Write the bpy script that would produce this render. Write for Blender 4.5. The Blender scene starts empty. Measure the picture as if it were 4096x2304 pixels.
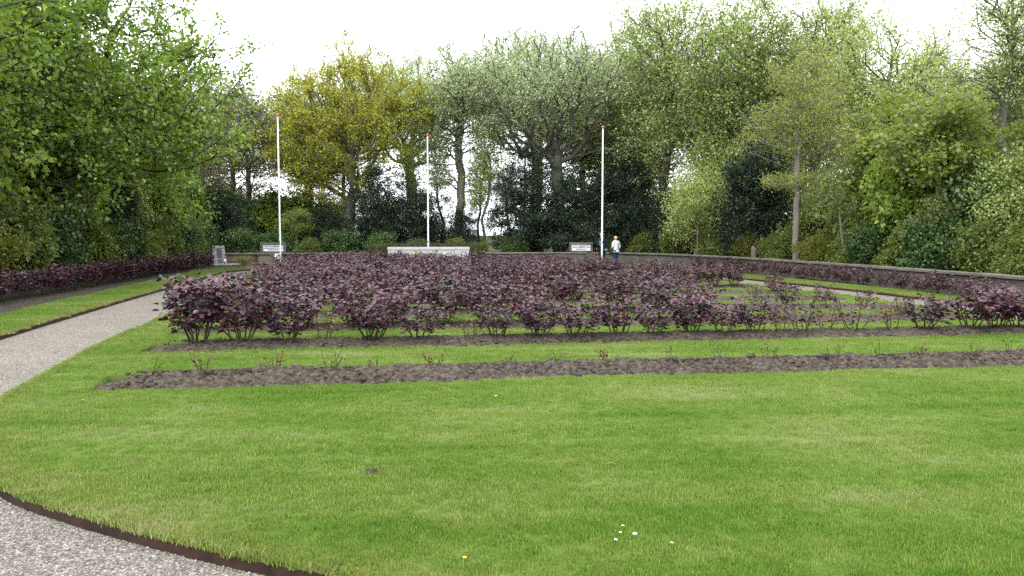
import bpy, math, random
import numpy as np
from mathutils import Vector, Matrix

S = bpy.context.scene
COL = S.collection
R = math.radians

# ------------------------------------------------------------------ camera
cam_d = bpy.data.cameras.new('camera')
cam = bpy.data.objects.new('camera', cam_d)
COL.objects.link(cam)
cam_d.sensor_width = 36.0
cam_d.lens = 27.2
cam_d.clip_start = 0.1
cam_d.clip_end = 3000
cam.location = (0, 0, 1.6)
cam.rotation_euler = (R(90 - 3.92), 0, 0)
S.camera = cam

# ------------------------------------------------------------------ world: bright overcast
SUN_EL, SUN_AZ = 52.0, 200.0
world = bpy.data.worlds.new('World')
S.world = world
world.use_nodes = True
wn, wl = world.node_tree.nodes, world.node_tree.links
wn.clear()
w_out = wn.new('ShaderNodeOutputWorld')
w_bg = wn.new('ShaderNodeBackground')
w_bg.inputs['Strength'].default_value = 0.12
sky = wn.new('ShaderNodeTexSky')
sky.sky_type = 'NISHITA'
sky.sun_disc = False
sky.sun_elevation = R(SUN_EL)
sky.sun_rotation = R(SUN_AZ)
sky.air_density = 1.0
sky.dust_density = 2.0
w_mix = wn.new('ShaderNodeMixRGB')
w_mix.inputs['Fac'].default_value = 0.88
w_noise = wn.new('ShaderNodeTexNoise')
w_noise.inputs['Scale'].default_value = 2.2
w_noise.inputs['Detail'].default_value = 5
w_ramp = wn.new('ShaderNodeValToRGB')
w_ramp.color_ramp.elements[0].position = 0.3
w_ramp.color_ramp.elements[0].color = (8.6, 8.9, 9.5, 1)
w_ramp.color_ramp.elements[1].position = 0.7
w_ramp.color_ramp.elements[1].color = (10.2, 10.3, 10.6, 1)
wl.new(w_noise.outputs['Fac'], w_ramp.inputs['Fac'])
wl.new(sky.outputs['Color'], w_mix.inputs['Color1'])
wl.new(w_ramp.outputs['Color'], w_mix.inputs['Color2'])
wl.new(w_mix.outputs['Color'], w_bg.inputs['Color'])
wl.new(w_bg.outputs['Background'], w_out.inputs['Surface'])

sun_d = bpy.data.lights.new('sun', 'SUN')
sun_d.energy = 1.1
sun_d.angle = R(25)
sun_d.color = (1.0, 0.96, 0.9)
sun = bpy.data.objects.new('sun', sun_d)
COL.objects.link(sun)
_az = R(SUN_AZ)
_dir = Vector((math.sin(_az) * math.cos(R(SUN_EL)), math.cos(_az) * math.cos(R(SUN_EL)), math.sin(R(SUN_EL))))
sun.rotation_euler = _dir.to_track_quat('Z', 'Y').to_euler()
sun.location = _dir * 60

S.view_settings.view_transform = 'Standard'
S.view_settings.look = 'None'
S.view_settings.gamma = 1.0
S.view_settings.use_curve_mapping = False
S.view_settings.exposure = 1.55
S.render.engine = 'CYCLES'
S.cycles.max_bounces = 8
S.cycles.diffuse_bounces = 6
S.cycles.glossy_bounces = 2
S.cycles.transmission_bounces = 4
S.cycles.use_denoising = False

# ------------------------------------------------------------------ helpers
def tag(o, label=None, cat=None, group=None, kind=None):
    if label: o['label'] = label
    if cat: o['category'] = cat
    if group: o['group'] = group
    if kind: o['kind'] = kind
    return o

def empty(name, loc=(0, 0, 0), rz=0.0):
    o = bpy.data.objects.new(name, None)
    o.empty_display_size = 0.2
    COL.objects.link(o)
    o.location = loc
    o.rotation_euler = (0, 0, rz)
    return o

def obj(name, me, mat=None, parent=None):
    o = bpy.data.objects.new(name, me)
    COL.objects.link(o)
    if mat is not None and len(me.materials) == 0:
        me.materials.append(mat)
    if parent is not None: o.parent = parent
    return o

def copy_tree(o, parent=None):
    c = o.copy()
    COL.objects.link(c)
    c.parent = parent
    for ch in o.children:
        copy_tree(ch, c)
    return c

def np_mesh(name, verts, loops, sizes, smooth=False, attrs=None):
    """verts (n,3), loops flat index list, sizes per polygon"""
    me = bpy.data.meshes.new(name)
    verts = np.asarray(verts, dtype=np.float32)
    loops = np.asarray(loops, dtype=np.int32).ravel()
    sizes = np.asarray(sizes, dtype=np.int32)
    me.vertices.add(len(verts))
    me.vertices.foreach_set('co', verts.ravel())
    me.loops.add(len(loops))
    me.loops.foreach_set('vertex_index', loops)
    me.polygons.add(len(sizes))
    starts = np.concatenate([[0], np.cumsum(sizes)[:-1]]).astype(np.int32)
    me.polygons.foreach_set('loop_start', starts)
    me.polygons.foreach_set('loop_total', sizes)
    if smooth:
        me.polygons.foreach_set('use_smooth', np.ones(len(sizes), dtype=bool))
    for k, v in (attrs or {}).items():
        a = me.attributes.new(k, 'FLOAT', 'POINT')
        a.data.foreach_set('value', np.asarray(v, dtype=np.float32))
    me.update(calc_edges=True)
    me.validate()
    return me

class MB:
    """small mesh collector for hard-surface pieces"""
    def __init__(self): self.v, self.f = [], []
    def add(self, vs, fs):
        b = len(self.v)
        self.v += [tuple(p) for p in vs]
        self.f += [[i + b for i in f] for f in fs]
        return self
    def box(self, c, s, rz=0.0, taper=1.0, bev=0.0, rx=0.0):
        hx, hy, hz = s[0] / 2, s[1] / 2, s[2] / 2
        if bev <= 0:
            pts = [(-hx, -hy, -hz), (hx, -hy, -hz), (hx, hy, -hz), (-hx, hy, -hz),
                   (-hx * taper, -hy * taper, hz), (hx * taper, -hy * taper, hz), (hx * taper, hy * taper, hz), (-hx * taper, hy * taper, hz)]
            fs = [(0, 3, 2, 1), (4, 5, 6, 7), (0, 1, 5, 4), (1, 2, 6, 5), (2, 3, 7, 6), (3, 0, 4, 7)]
        else:
            b = min(bev, hx * .9, hy * .9, hz * .9)
            pts = []
            for z, ins in ((-hz, b), (-hz + b, 0), (hz - b, 0), (hz, b)):
                x, y = hx - ins, hy - ins
                pts += [(-x, -y, z), (x, -y, z), (x, y, z), (-x, y, z)]
            fs = [(3, 2, 1, 0), (12, 13, 14, 15)]
            for k in range(3):
                for i in range(4):
                    a, c2 = 4 * k + i, 4 * k + (i + 1) % 4
                    fs.append((a, c2, c2 + 4, a + 4))
        M = Matrix.Translation(c) @ Matrix.Rotation(rz, 4, 'Z') @ Matrix.Rotation(rx, 4, 'X')
        return self.add([M @ Vector(p) for p in pts], fs)
    def lathe(self, prof, n=16, c=(0, 0, 0)):
        vs, fs = [], []
        for r, z in prof:
            for i in range(n):
                a = 2 * math.pi * i / n
                vs.append((c[0] + r * math.cos(a), c[1] + r * math.sin(a), c[2] + z))
        for k in range(len(prof) - 1):
            for i in range(n):
                j = (i + 1) % n
                fs.append((k * n + i, k * n + j, (k + 1) * n + j, (k + 1) * n + i))
        fs.append(tuple(range(n - 1, -1, -1)))
        fs.append(tuple((len(prof) - 1) * n + i for i in range(n)))
        return self.add(vs, fs)
    def tube(self, pts, rad, n=8):
        pts = [Vector(p) for p in pts]
        vs, fs = [], []
        for i, p in enumerate(pts):
            d = (pts[min(i + 1, len(pts) - 1)] - pts[max(i - 1, 0)]).normalized()
            a = d.cross(Vector((0, 0, 1)))
            if a.length < 0.05: a = d.cross(Vector((1, 0, 0)))
            a.normalize(); b = d.cross(a)
            r = rad[i] if hasattr(rad, '__len__') else rad
            for k in range(n):
                t = 2 * math.pi * k / n
                vs.append(p + a * (r * math.cos(t)) + b * (r * math.sin(t)))
        for i in range(len(pts) - 1):
            for k in range(n):
                j = (k + 1) % n
                fs.append((i * n + k, i * n + j, (i + 1) * n + j, (i + 1) * n + k))
        fs.append(tuple(range(n - 1, -1, -1)))
        fs.append(tuple((len(pts) - 1) * n + k for k in range(n)))
        return self.add(vs, fs)
    def mesh(self, name, smooth=False):
        me = bpy.data.meshes.new(name)
        me.from_pydata(self.v, [], self.f)
        if smooth:
            for p in me.polygons: p.use_smooth = True
        me.update()
        return me
    def build(self, name, mat, parent=None, smooth=False):
        return obj(name, self.mesh(name, smooth), mat, parent)

_lat = np.random.default_rng(77).random((256, 256))
def vnoise(x, y, scale=1.0, seed=0):
    x = np.asarray(x, dtype=float) * scale + seed * 17.31
    y = np.asarray(y, dtype=float) * scale + seed * 9.77
    xi, yi = np.floor(x).astype(int), np.floor(y).astype(int)
    fx, fy = x - xi, y - yi
    fx, fy = fx * fx * (3 - 2 * fx), fy * fy * (3 - 2 * fy)
    a, b = _lat[xi % 256, yi % 256], _lat[(xi + 1) % 256, yi % 256]
    c, d = _lat[xi % 256, (yi + 1) % 256], _lat[(xi + 1) % 256, (yi + 1) % 256]
    return (a * (1 - fx) + b * fx) * (1 - fy) + (c * (1 - fx) + d * fx) * fy - 0.5
def fbm(x, y, scale, seed=0, oct=4):
    s, a = 0, 1.0
    for k in range(oct):
        s = s + a * vnoise(x, y, scale * 2 ** k, seed + k * 3)
        a *= 0.5
    return s

# ------------------------------------------------------------------ materials
def mat_new(name):
    m = bpy.data.materials.new(name)
    m.use_nodes = True
    nt = m.node_tree
    nt.nodes.clear()
    out = nt.nodes.new('ShaderNodeOutputMaterial')
    return m, nt, out

class NT:
    def __init__(s, nt): s.nt = nt
    def n(s, t, **kw):
        x = s.nt.nodes.new(t)
        for k, v in kw.items(): setattr(x, k, v)
        return x
    def l(s, a, b): s.nt.links.new(a, b)
    def ramp(s, fac, stops, interp='LINEAR'):
        r = s.n('ShaderNodeValToRGB')
        cr = r.color_ramp
        cr.interpolation = interp
        while len(cr.elements) < len(stops): cr.elements.new(0.5)
        for e, (p, c) in zip(cr.elements, stops):
            e.position = p; e.color = (*c, 1)
        s.l(fac, r.inputs['Fac'])
        return r.outputs['Color']
    def noise(s, vec, scale, detail=4, rough=0.55):
        t = s.n('ShaderNodeTexNoise')
        t.inputs['Scale'].default_value = scale
        t.inputs['Detail'].default_value = detail
        t.inputs['Roughness'].default_value = rough
        if vec is not None: s.l(vec, t.inputs['Vector'])
        return t.outputs['Fac']
    def mix(s, fac, a, b, mode='MIX'):
        m = s.n('ShaderNodeMixRGB', blend_type=mode)
        for sock, v in ((m.inputs['Fac'], fac), (m.inputs['Color1'], a), (m.inputs['Color2'], b)):
            if hasattr(v, 'is_output'): s.l(v, sock)
            elif isinstance(v, (int, float)): sock.default_value = v
            else: sock.default_value = (*v, 1)
        return m.outputs['Color']
    def math(s, op, a, b=0.0):
        m = s.n('ShaderNodeMath', operation=op)
        for sock, v in ((m.inputs[0], a), (m.inputs[1], b)):
            if hasattr(v, 'is_output'): s.l(v, sock)
            else: sock.default_value = v
        return m.outputs[0]
    def scaled(s, vec, sc, rot=0.0):
        m = s.n('ShaderNodeMapping')
        m.inputs['Scale'].default_value = sc
        m.inputs['Rotation'].default_value = (0, 0, rot)
        s.l(vec, m.inputs['Vector'])
        return m.outputs['Vector']
    def bump(s, h, strength=0.5, dist=0.02):
        b = s.n('ShaderNodeBump')
        b.inputs['Strength'].default_value = strength
        b.inputs['Distance'].default_value = dist
        s.l(h, b.inputs['Height'])
        return b.outputs['Normal']

def principled(T, out, color, rough=0.7, spec=0.3, normal=None, metal=0.0):
    p = T.n('ShaderNodeBsdfPrincipled')
    if hasattr(color, 'is_output'): T.l(color, p.inputs['Base Color'])
    else: p.inputs['Base Color'].default_value = (*color, 1)
    if hasattr(rough, 'is_output'): T.l(rough, p.inputs['Roughness'])
    else: p.inputs['Roughness'].default_value = rough
    p.inputs['Specular IOR Level'].default_value = spec
    p.inputs['Metallic'].default_value = metal
    if normal is not None: T.l(normal, p.inputs['Normal'])
    if out is not None: T.l(p.outputs['BSDF'], out.inputs['Surface'])
    return p

def simple_mat(name, color, rough=0.6, spec=0.3, var=0.12, scale=8.0, bump=0.0, metal=0.0):
    m, nt, out = mat_new(name); T = NT(nt)
    pos = T.n('ShaderNodeTexCoord').outputs['Object']
    f = T.noise(pos, scale, 5)
    lo = tuple(c * (1 - var * 2) for c in color); hi = tuple(min(1, c * (1 + var * 2)) for c in color)
    c = T.ramp(f, [(0.25, lo), (0.75, hi)])
    nrm = T.bump(f, bump, 0.02) if bump else None
    principled(T, out, c, rough, spec, nrm, metal)
    return m

def leaf_mat(name, stops, trans=0.35, tcol=None, rough=0.45, spec=0.35, objvar=0.25):
    """leaf colour from a per-leaf random value, nudged by a per-plant random value"""
    m, nt, out = mat_new(name); T = NT(nt)
    a = T.n('ShaderNodeAttribute', attribute_name='rnd')
    oi = T.n('ShaderNodeObjectInfo')
    f = T.math('ADD', a.outputs['Fac'], T.math('MULTIPLY', T.math('SUBTRACT', oi.outputs['Random'], 0.5), objvar))
    c = T.ramp(f, stops)
    p = principled(T, None, c, rough, spec)
    tr = T.n('ShaderNodeBsdfTranslucent')
    T.l(T.mix(1.0, c, tcol or (1.5, 1.6, 0.8), 'MULTIPLY'), tr.inputs['Color'])
    mx = T.n('ShaderNodeMixShader')
    mx.inputs['Fac'].default_value = trans
    T.l(p.outputs['BSDF'], mx.inputs[1]); T.l(tr.outputs['BSDF'], mx.inputs[2])
    T.l(mx.outputs['Shader'], out.inputs['Surface'])
    return m

def bark_mat(name, a, b, scale=6):
    m, nt, out = mat_new(name); T = NT(nt)
    pos = T.n('ShaderNodeTexCoord').outputs['Object']
    f = T.noise(T.scaled(pos, (scale, scale, scale * 0.25)), 1.0, 6, 0.65)
    principled(T, out, T.ramp(f, [(0.3, a), (0.7, b)]), 0.9, 0.15, T.bump(f, 0.6, 0.03))
    return m

THETA = R(8.0)
CT, ST = math.cos(THETA), math.sin(THETA)
def G(u, v, z=0.0):
    return (u * CT - v * ST, u * ST + v * CT, z)

def grass_color(T, pos, dry):
    """shared by lawn ground and blades: large patches, mowing streaks, dry spots"""
    big = T.noise(pos, 0.55, 4, 0.6)
    streak = T.noise(T.scaled(pos, (0.25, 1.9, 1.0), -THETA), 1.0, 4, 0.6)
    fine = T.noise(pos, 7.0, 4, 0.6)
    f = T.math('ADD', T.math('MULTIPLY', big, 0.38), T.math('ADD', T.math('MULTIPLY', streak, 0.42), T.math('MULTIPLY', fine, 0.2)))
    c = T.ramp(f, [(0.38, (0.074, 0.155, 0.016)), (0.46, (0.106, 0.182, 0.024)), (0.53, (0.146, 0.210, 0.040)), (0.61, (0.198, 0.242, 0.082))])
    dn = T.noise(pos, 1.6, 5, 0.65)
    spots = T.ramp(dn, [(0.60, (0, 0, 0)), (0.74, (1, 1, 1))])
    df = T.math('ADD', T.math('MULTIPLY', spots, 0.45), dry)
    df = T.math('MULTIPLY', T.math('MINIMUM', df, 1.0), T.math('ADD', 0.35, T.math('MULTIPLY', fine, 1.0)))
    return T.mix(df, c, (0.215, 0.175, 0.062)), fine

def make_lawn_mat():
    m, nt, out = mat_new('lawn_turf'); T = NT(nt)
    pos = T.n('ShaderNodeNewGeometry').outputs['Position']
    dry = T.n('ShaderNodeAttribute', attribute_name='dry').outputs['Fac']
    c, fine = grass_color(T, pos, dry)
    g = T.noise(T.scaled(pos, (60, 60, 60)), 1.0, 3, 0.7)
    c = T.mix(0.8, c, T.ramp(g, [(0.3, (0.28, 0.28, 0.24)), (0.7, (0.80, 0.80, 0.74))]), 'MULTIPLY')
    soil = T.n('ShaderNodeAttribute', attribute_name='cut').outputs['Fac']
    c = T.mix(soil, c, (0.042, 0.032, 0.024))
    principled(T, out, c, 0.9, 0.12, T.bump(g, 0.9, 0.02))
    return m

def make_blade_mat():
    m, nt, out = mat_new('grass_blade'); T = NT(nt)
    pos = T.n('ShaderNodeNewGeometry').outputs['Position']
    dry = T.n('ShaderNodeAttribute', attribute_name='dry', attribute_type='INSTANCER').outputs['Fac']
    c, fine = grass_color(T, pos, dry)
    r = T.n('ShaderNodeAttribute', attribute_name='rnd').outputs['Fac']
    c = T.mix(1.0, c, T.ramp(r, [(0.0, (0.70, 0.78, 0.70)), (0.55, (1.25, 1.25, 1.25)), (0.9, (1.6, 1.5, 1.7)), (1.0, (2.3, 1.9, 3.2))]), 'MULTIPLY')
    p = principled(T, None, c, 0.5, 0.3)
    tr = T.n('ShaderNodeBsdfTranslucent')
    T.l(c, tr.inputs['Color'])
    mx = T.n('ShaderNodeMixShader'); mx.inputs['Fac'].default_value = 0.35
    T.l(p.outputs['BSDF'], mx.inputs[1]); T.l(tr.outputs['BSDF'], mx.inputs[2])
    T.l(mx.outputs['Shader'], out.inputs['Surface'])
    return m

def make_gravel_mat():
    m, nt, out = mat_new('pale_gravel'); T = NT(nt)
    pos = T.n('ShaderNodeNewGeometry').outputs['Position']
    v = T.n('ShaderNodeTexVoronoi'); v.inputs['Scale'].default_value = 62
    T.l(pos, v.inputs['Vector'])
    v2 = T.n('ShaderNodeTexVoronoi'); v2.inputs['Scale'].default_value = 24
    T.l(pos, v2.inputs['Vector'])
    sep = T.n('ShaderNodeSeparateColor'); T.l(v.outputs['Color'], sep.inputs[0])
    stone = T.ramp(sep.outputs[0], [(0.0, (0.130, 0.115, 0.095)), (0.4, (0.205, 0.187, 0.162)), (0.8, (0.275, 0.255, 0.226)), (1.0, (0.38, 0.365, 0.34))])
    gap = T.ramp(v.outputs['Distance'], [(0.30, (1, 1, 1)), (0.75, (0.45, 0.43, 0.40))])
    c = T.mix(1.0, stone, gap, 'MULTIPLY')
    sep2 = T.n('ShaderNodeSeparateColor'); T.l(v2.outputs['Color'], sep2.inputs[0])
    c = T.mix(0.35, c, T.ramp(sep2.outputs[1], [(0, (0.6, 0.58, 0.55)), (1, (1.3, 1.3, 1.3))]), 'MULTIPLY')
    big = T.noise(pos, 0.9, 4)
    c = T.mix(0.5, c, T.ramp(big, [(0.3, (0.82, 0.80, 0.76)), (0.7, (1.12, 1.12, 1.12))]), 'MULTIPLY')
    h = T.math('SUBTRACT', 1.0, v.outputs['Distance'])
    principled(T, out, c, 0.85, 0.2, T.bump(h, 0.8, 0.012))
    return m

def make_soil_mat(name='bed_soil', k=1.0):
    m, nt, out = mat_new(name); T = NT(nt)
    pos = T.n('ShaderNodeNewGeometry').outputs['Position']
    a = T.noise(pos, 17, 7, 0.72); b = T.noise(pos, 85, 4, 0.7)
    c = T.ramp(a, [(0.36, tuple(x * k for x in (0.028, 0.022, 0.016))), (0.50, tuple(x * k for x in (0.076, 0.063, 0.050))), (0.66, tuple(x * k for x in (0.155, 0.137, 0.115)))])
    c = T.mix(0.5, c, T.ramp(b, [(0.3, (0.55, 0.53, 0.5)), (0.7, (1.25, 1.22, 1.2))]), 'MULTIPLY')
    straw = T.noise(T.scaled(pos, (30, 90, 30), 0.6), 1.0, 2, 0.5)
    c = T.mix(T.ramp(straw, [(0.70, (0, 0, 0)), (0.76, (0.7, 0.7, 0.7))]), c, (0.20, 0.16, 0.10))
    h = T.math('ADD', a, T.math('MULTIPLY', b, 0.6))
    principled(T, out, c, 0.95, 0.1, T.bump(h, 1.0, 0.035))
    return m

def make_ground_mat():
    m, nt, out = mat_new('woodland_ground'); T = NT(nt)
    pos = T.n('ShaderNodeNewGeometry').outputs['Position']
    a = T.noise(pos, 0.8, 6, 0.6); b = T.noise(pos, 9, 4, 0.7)
    c = T.ramp(a, [(0.35, (0.030, 0.024, 0.016)), (0.5, (0.040, 0.050, 0.018)), (0.65, (0.050, 0.085, 0.020))])
    c = T.mix(0.5, c, T.ramp(b, [(0.3, (0.6, 0.6, 0.6)), (0.7, (1.3, 1.3, 1.2))]), 'MULTIPLY')
    principled(T, out, c, 0.95, 0.1, T.bump(b, 0.8, 0.06))
    return m

def make_stone_mat(name, a, b, scale=14, speck=0.25, bump=0.25, var=0.5):
    m, nt, out = mat_new(name); T = NT(nt)
    pos = T.n('ShaderNodeTexCoord').outputs['Object']
    f = T.noise(pos, scale * 0.25, 6, 0.65); g = T.noise(pos, scale * 4, 3, 0.7)
    oi = T.n('ShaderNodeObjectInfo')
    c = T.ramp(f, [(0.3, a), (0.7, b)])
    c = T.mix(speck, c, T.ramp(g, [(0.35, (0.4, 0.4, 0.4)), (0.65, (1.3, 1.3, 1.3))]), 'MULTIPLY')
    c = T.mix(var, c, T.ramp(oi.outputs['Random'], [(0, (0.72, 0.72, 0.70)), (1, (1.2, 1.2, 1.2))]), 'MULTIPLY')
    principled(T, out, c, 0.85, 0.2, T.bump(T.math('ADD', f, g), bump, 0.02))
    return m

M = {}
M['lawn'] = make_lawn_mat()
M['blade'] = make_blade_mat()
M['gravel'] = make_gravel_mat()
M['soil'] = make_soil_mat()
M['border'] = make_soil_mat('border_earth', 0.85)
M['ground'] = make_ground_mat()
M['edging'] = simple_mat('rusted_edging', (0.020, 0.011, 0.0075), 0.85, 0.15, 0.25, 9, 0.3)
M['coping'] = make_stone_mat('weathered_coping', (0.08, 0.075, 0.057), (0.165, 0.16, 0.132), 10)
M['granite'] = make_stone_mat('pale_granite', (0.36, 0.365, 0.37), (0.45, 0.455, 0.46), 30, 0.12, 0.08, 0.12)
M['rubble'] = make_stone_mat('grey_rubble_stone', (0.24, 0.24, 0.235), (0.42, 0.42, 0.41), 16, 0.25, 0.5)
M['frame_stone'] = make_stone_mat('dark_frame_stone', (0.075, 0.073, 0.070), (0.125, 0.122, 0.115), 12, 0.25, 0.25)
M['white_panel'] = simple_mat('white_stone_panel', (0.66, 0.68, 0.70), 0.5, 0.3, 0.03, 4)
M['white_paint'] = simple_mat('white_paint', (0.82, 0.83, 0.84), 0.35, 0.45, 0.02, 3)
M['red_ball'] = simple_mat('orange_red_paint', (0.52, 0.085, 0.03), 0.35, 0.4, 0.08, 9)
M['ink'] = simple_mat('black_lettering', (0.03, 0.03, 0.032), 0.6, 0.2)
M['bronze'] = simple_mat('dark_bronze', (0.022, 0.022, 0.026), 0.4, 0.45, 0.25, 14, 0.2)
M['bronze_relief'] = simple_mat('worn_bronze_relief', (0.075, 0.078, 0.082), 0.45, 0.45, 0.2, 14)
M['yellow_plaque'] = simple_mat('pale_yellow_enamel', (0.62, 0.45, 0.18), 0.5, 0.3, 0.1, 8)
M['cream'] = simple_mat('white_enamel', (0.72, 0.75, 0.76), 0.4, 0.4, 0.03, 8)
M['blue_mark'] = simple_mat('slate_blue_mark', (0.05, 0.10, 0.12), 0.5, 0.3)
M['red_mark'] = simple_mat('red_mark', (0.30, 0.05, 0.03), 0.5, 0.3)
M['bark'] = bark_mat('dark_bark', (0.035, 0.028, 0.022), (0.085, 0.075, 0.06))
M['bark_grey'] = bark_mat('grey_green_bark', (0.06, 0.058, 0.045), (0.14, 0.135, 0.11))
M['bark_pale'] = bark_mat('pale_bark', (0.11, 0.10, 0.08), (0.24, 0.225, 0.19))
M['cane'] = simple_mat('green_brown_cane', (0.050, 0.045, 0.020), 0.6, 0.3, 0.25, 20)
M['daisy'] = simple_mat('white_petal', (0.80, 0.80, 0.82), 0.6, 0.2, 0.02)
M['daisy_eye'] = simple_mat('yellow_flower', (0.70, 0.42, 0.03), 0.6, 0.2)
M['dry_leaf'] = simple_mat('dry_leaf', (0.24, 0.17, 0.10), 0.8, 0.1)

# wall render: brown rendered panel / dark brickwork with courses
def make_wall_mat():
    m, nt, out = mat_new('dark_wall_brickwork'); T = NT(nt)
    uv = T.n('ShaderNodeUVMap').outputs['UV']
    br = T.n('ShaderNodeTexBrick')
    br.inputs['Scale'].default_value = 1.0
    br.inputs['Brick Width'].default_value = 0.22
    br.inputs['Row Height'].default_value = 0.065
    br.inputs['Mortar Size'].default_value = 0.006
    br.inputs['Color1'].default_value = (0.050, 0.045, 0.039, 1)
    br.inputs['Color2'].default_value = (0.078, 0.071, 0.062, 1)
    br.inputs['Mortar'].default_value = (0.092, 0.089, 0.082, 1)
    T.l(uv, br.inputs['Vector'])
    pos = T.n('ShaderNodeNewGeometry').outputs['Position']
    f = T.noise(pos, 1.7, 6, 0.65)
    c = T.mix(0.75, br.outputs['Color'], T.ramp(f, [(0.3, (0.62, 0.60, 0.55)), (0.7, (1.2, 1.18, 1.12))]), 'MULTIPLY')
    principled(T, out, c, 0.92, 0.12, T.bump(T.math('SUBTRACT', f, br.outputs['Fac']), 0.4, 0.01))
    return m
M['wall'] = make_wall_mat()
M['render_panel'] = simple_mat('brown_render', (0.085, 0.070, 0.045), 0.92, 0.1, 0.3, 2.5, 0.2)

# foliage palettes (per-leaf random 0..1)
L = {}
L['sycamore'] = leaf_mat('sycamore_leaf', [(0.0, (0.070, 0.124, 0.025)), (0.45, (0.140, 0.216, 0.042)), (0.8, (0.233, 0.309, 0.058)), (1.0, (0.341, 0.369, 0.079))], 0.38)
L['oak'] = leaf_mat('golden_oak_leaf', [(0.0, (0.165, 0.181, 0.027)), (0.5, (0.322, 0.344, 0.042)), (1.0, (0.479, 0.492, 0.084))], 0.38, (1.4, 1.3, 0.7))
L['poplar'] = leaf_mat('silver_poplar_leaf', [(0.0, (0.188, 0.255, 0.108)), (0.5, (0.334, 0.404, 0.205)), (1.0, (0.627, 0.648, 0.433))], 0.32, (1.2, 1.35, 0.9))
L['elm'] = leaf_mat('pale_green_leaf', [(0.0, (0.157, 0.218, 0.065)), (0.5, (0.285, 0.358, 0.110)), (1.0, (0.515, 0.536, 0.247))], 0.38, (1.3, 1.4, 0.8))
L['lime'] = leaf_mat('young_maple_leaf', [(0.0, (0.087, 0.134, 0.026)), (0.5, (0.158, 0.204, 0.046)), (1.0, (0.261, 0.274, 0.080))], 0.42)
L['birch'] = leaf_mat('yellow_green_leaf', [(0.0, (0.152, 0.187, 0.035)), (0.5, (0.250, 0.286, 0.055)), (1.0, (0.366, 0.374, 0.099))], 0.4)
L['holly'] = leaf_mat('dark_evergreen_leaf', [(0.0, (0.008, 0.017, 0.009)), (0.6, (0.017, 0.033, 0.017)), (0.9, (0.030, 0.053, 0.026)), (1.0, (0.056, 0.078, 0.044))], 0.08, (1, 1, 0.7), 0.38, 0.35)
L['olive'] = leaf_mat('olive_brown_leaf', [(0.0, (0.083, 0.091, 0.038)), (0.5, (0.155, 0.173, 0.069)), (1.0, (0.269, 0.259, 0.137))], 0.35)
L['shrub'] = leaf_mat('undergrowth_leaf', [(0.0, (0.054, 0.084, 0.023)), (0.5, (0.111, 0.152, 0.034)), (1.0, (0.204, 0.228, 0.058))], 0.35)
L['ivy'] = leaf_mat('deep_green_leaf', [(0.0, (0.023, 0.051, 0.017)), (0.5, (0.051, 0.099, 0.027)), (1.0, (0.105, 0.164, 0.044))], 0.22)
L['gold'] = leaf_mat('yellow_green_shrub_leaf', [(0.0, (0.075, 0.092, 0.015)), (0.5, (0.141, 0.156, 0.021)), (1.0, (0.238, 0.230, 0.037))], 0.35)
L['hedge'] = leaf_mat('clipped_yew_leaf', [(0.0, (0.040, 0.042, 0.012)), (0.5, (0.066, 0.066, 0.018)), (1.0, (0.12, 0.095, 0.03))], 0.15, (1, 1, 0.7))
L['rose'] = leaf_mat('purple_rose_leaf', [(0.0, (0.017, 0.006, 0.012)), (0.35, (0.044, 0.015, 0.027)), (0.62, (0.085, 0.032, 0.058)), (0.74, (0.107, 0.041, 0.067)), (0.80, (0.085, 0.010, 0.015)), (1.0, (0.194, 0.018, 0.015))], 0.09, (1.7, 0.6, 0.7), 0.42, 0.55, 0.14)
L['rose_red'] = leaf_mat('red_rose_leaf', [(0.0, (0.060, 0.025, 0.018)), (0.6, (0.115, 0.030, 0.018)), (1.0, (0.17, 0.06, 0.02))], 0.2, (1.5, 0.8, 0.6), 0.4, 0.5)

# ------------------------------------------------------------------ leaf and plant geometry
def leaves_mesh(name, P, N, Td, Lh, Wd, rng, rnd=None, rounded=False, fold=0.25):
    """P base points, N normals, Td directions, lengths, widths -> one mesh of folded leaves"""
    n = len(P)
    Td = Td / (np.linalg.norm(Td, axis=1, keepdims=True) + 1e-9)
    N = N - Td * np.sum(N * Td, axis=1, keepdims=True)
    N = N / (np.linalg.norm(N, axis=1, keepdims=True) + 1e-9)
    B = np.cross(Td, N)
    Lh, Wd = Lh[:, None], Wd[:, None]
    up = N * (Wd * fold)
    if rounded:
        v = np.stack([P, P + Td * Lh * .22 + B * Wd * .42 + up * .8, P + Td * Lh * .68 + B * Wd * .45 + up, P + Td * Lh - N * Lh * .10,
                      P + Td * Lh * .68 - B * Wd * .45 + up, P + Td * Lh * .22 - B * Wd * .42 + up * .8], axis=1)
        k = 6
        base = (np.arange(n) * 6)[:, None]
        loops = np.concatenate([base + np.array([[0, 1, 2, 3]]), base + np.array([[0, 3, 4, 5]])], axis=1)
        sizes = np.full(2 * n, 4)
    else:
        v = np.stack([P, P + Td * Lh * .45 + B * Wd * .5 + up, P + Td * Lh, P + Td * Lh * .45 - B * Wd * .5 + up], axis=1)
        k = 4
        base = (np.arange(n) * 4)[:, None]
        loops = base + np.array([[0, 1, 2, 3]])
        sizes = np.full(n, 4)
    if rnd is None: rnd = rng.random(n)
    return np_mesh(name, v.reshape(-1, 3), loops, sizes, attrs={'rnd': np.repeat(rnd, k)})

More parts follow.
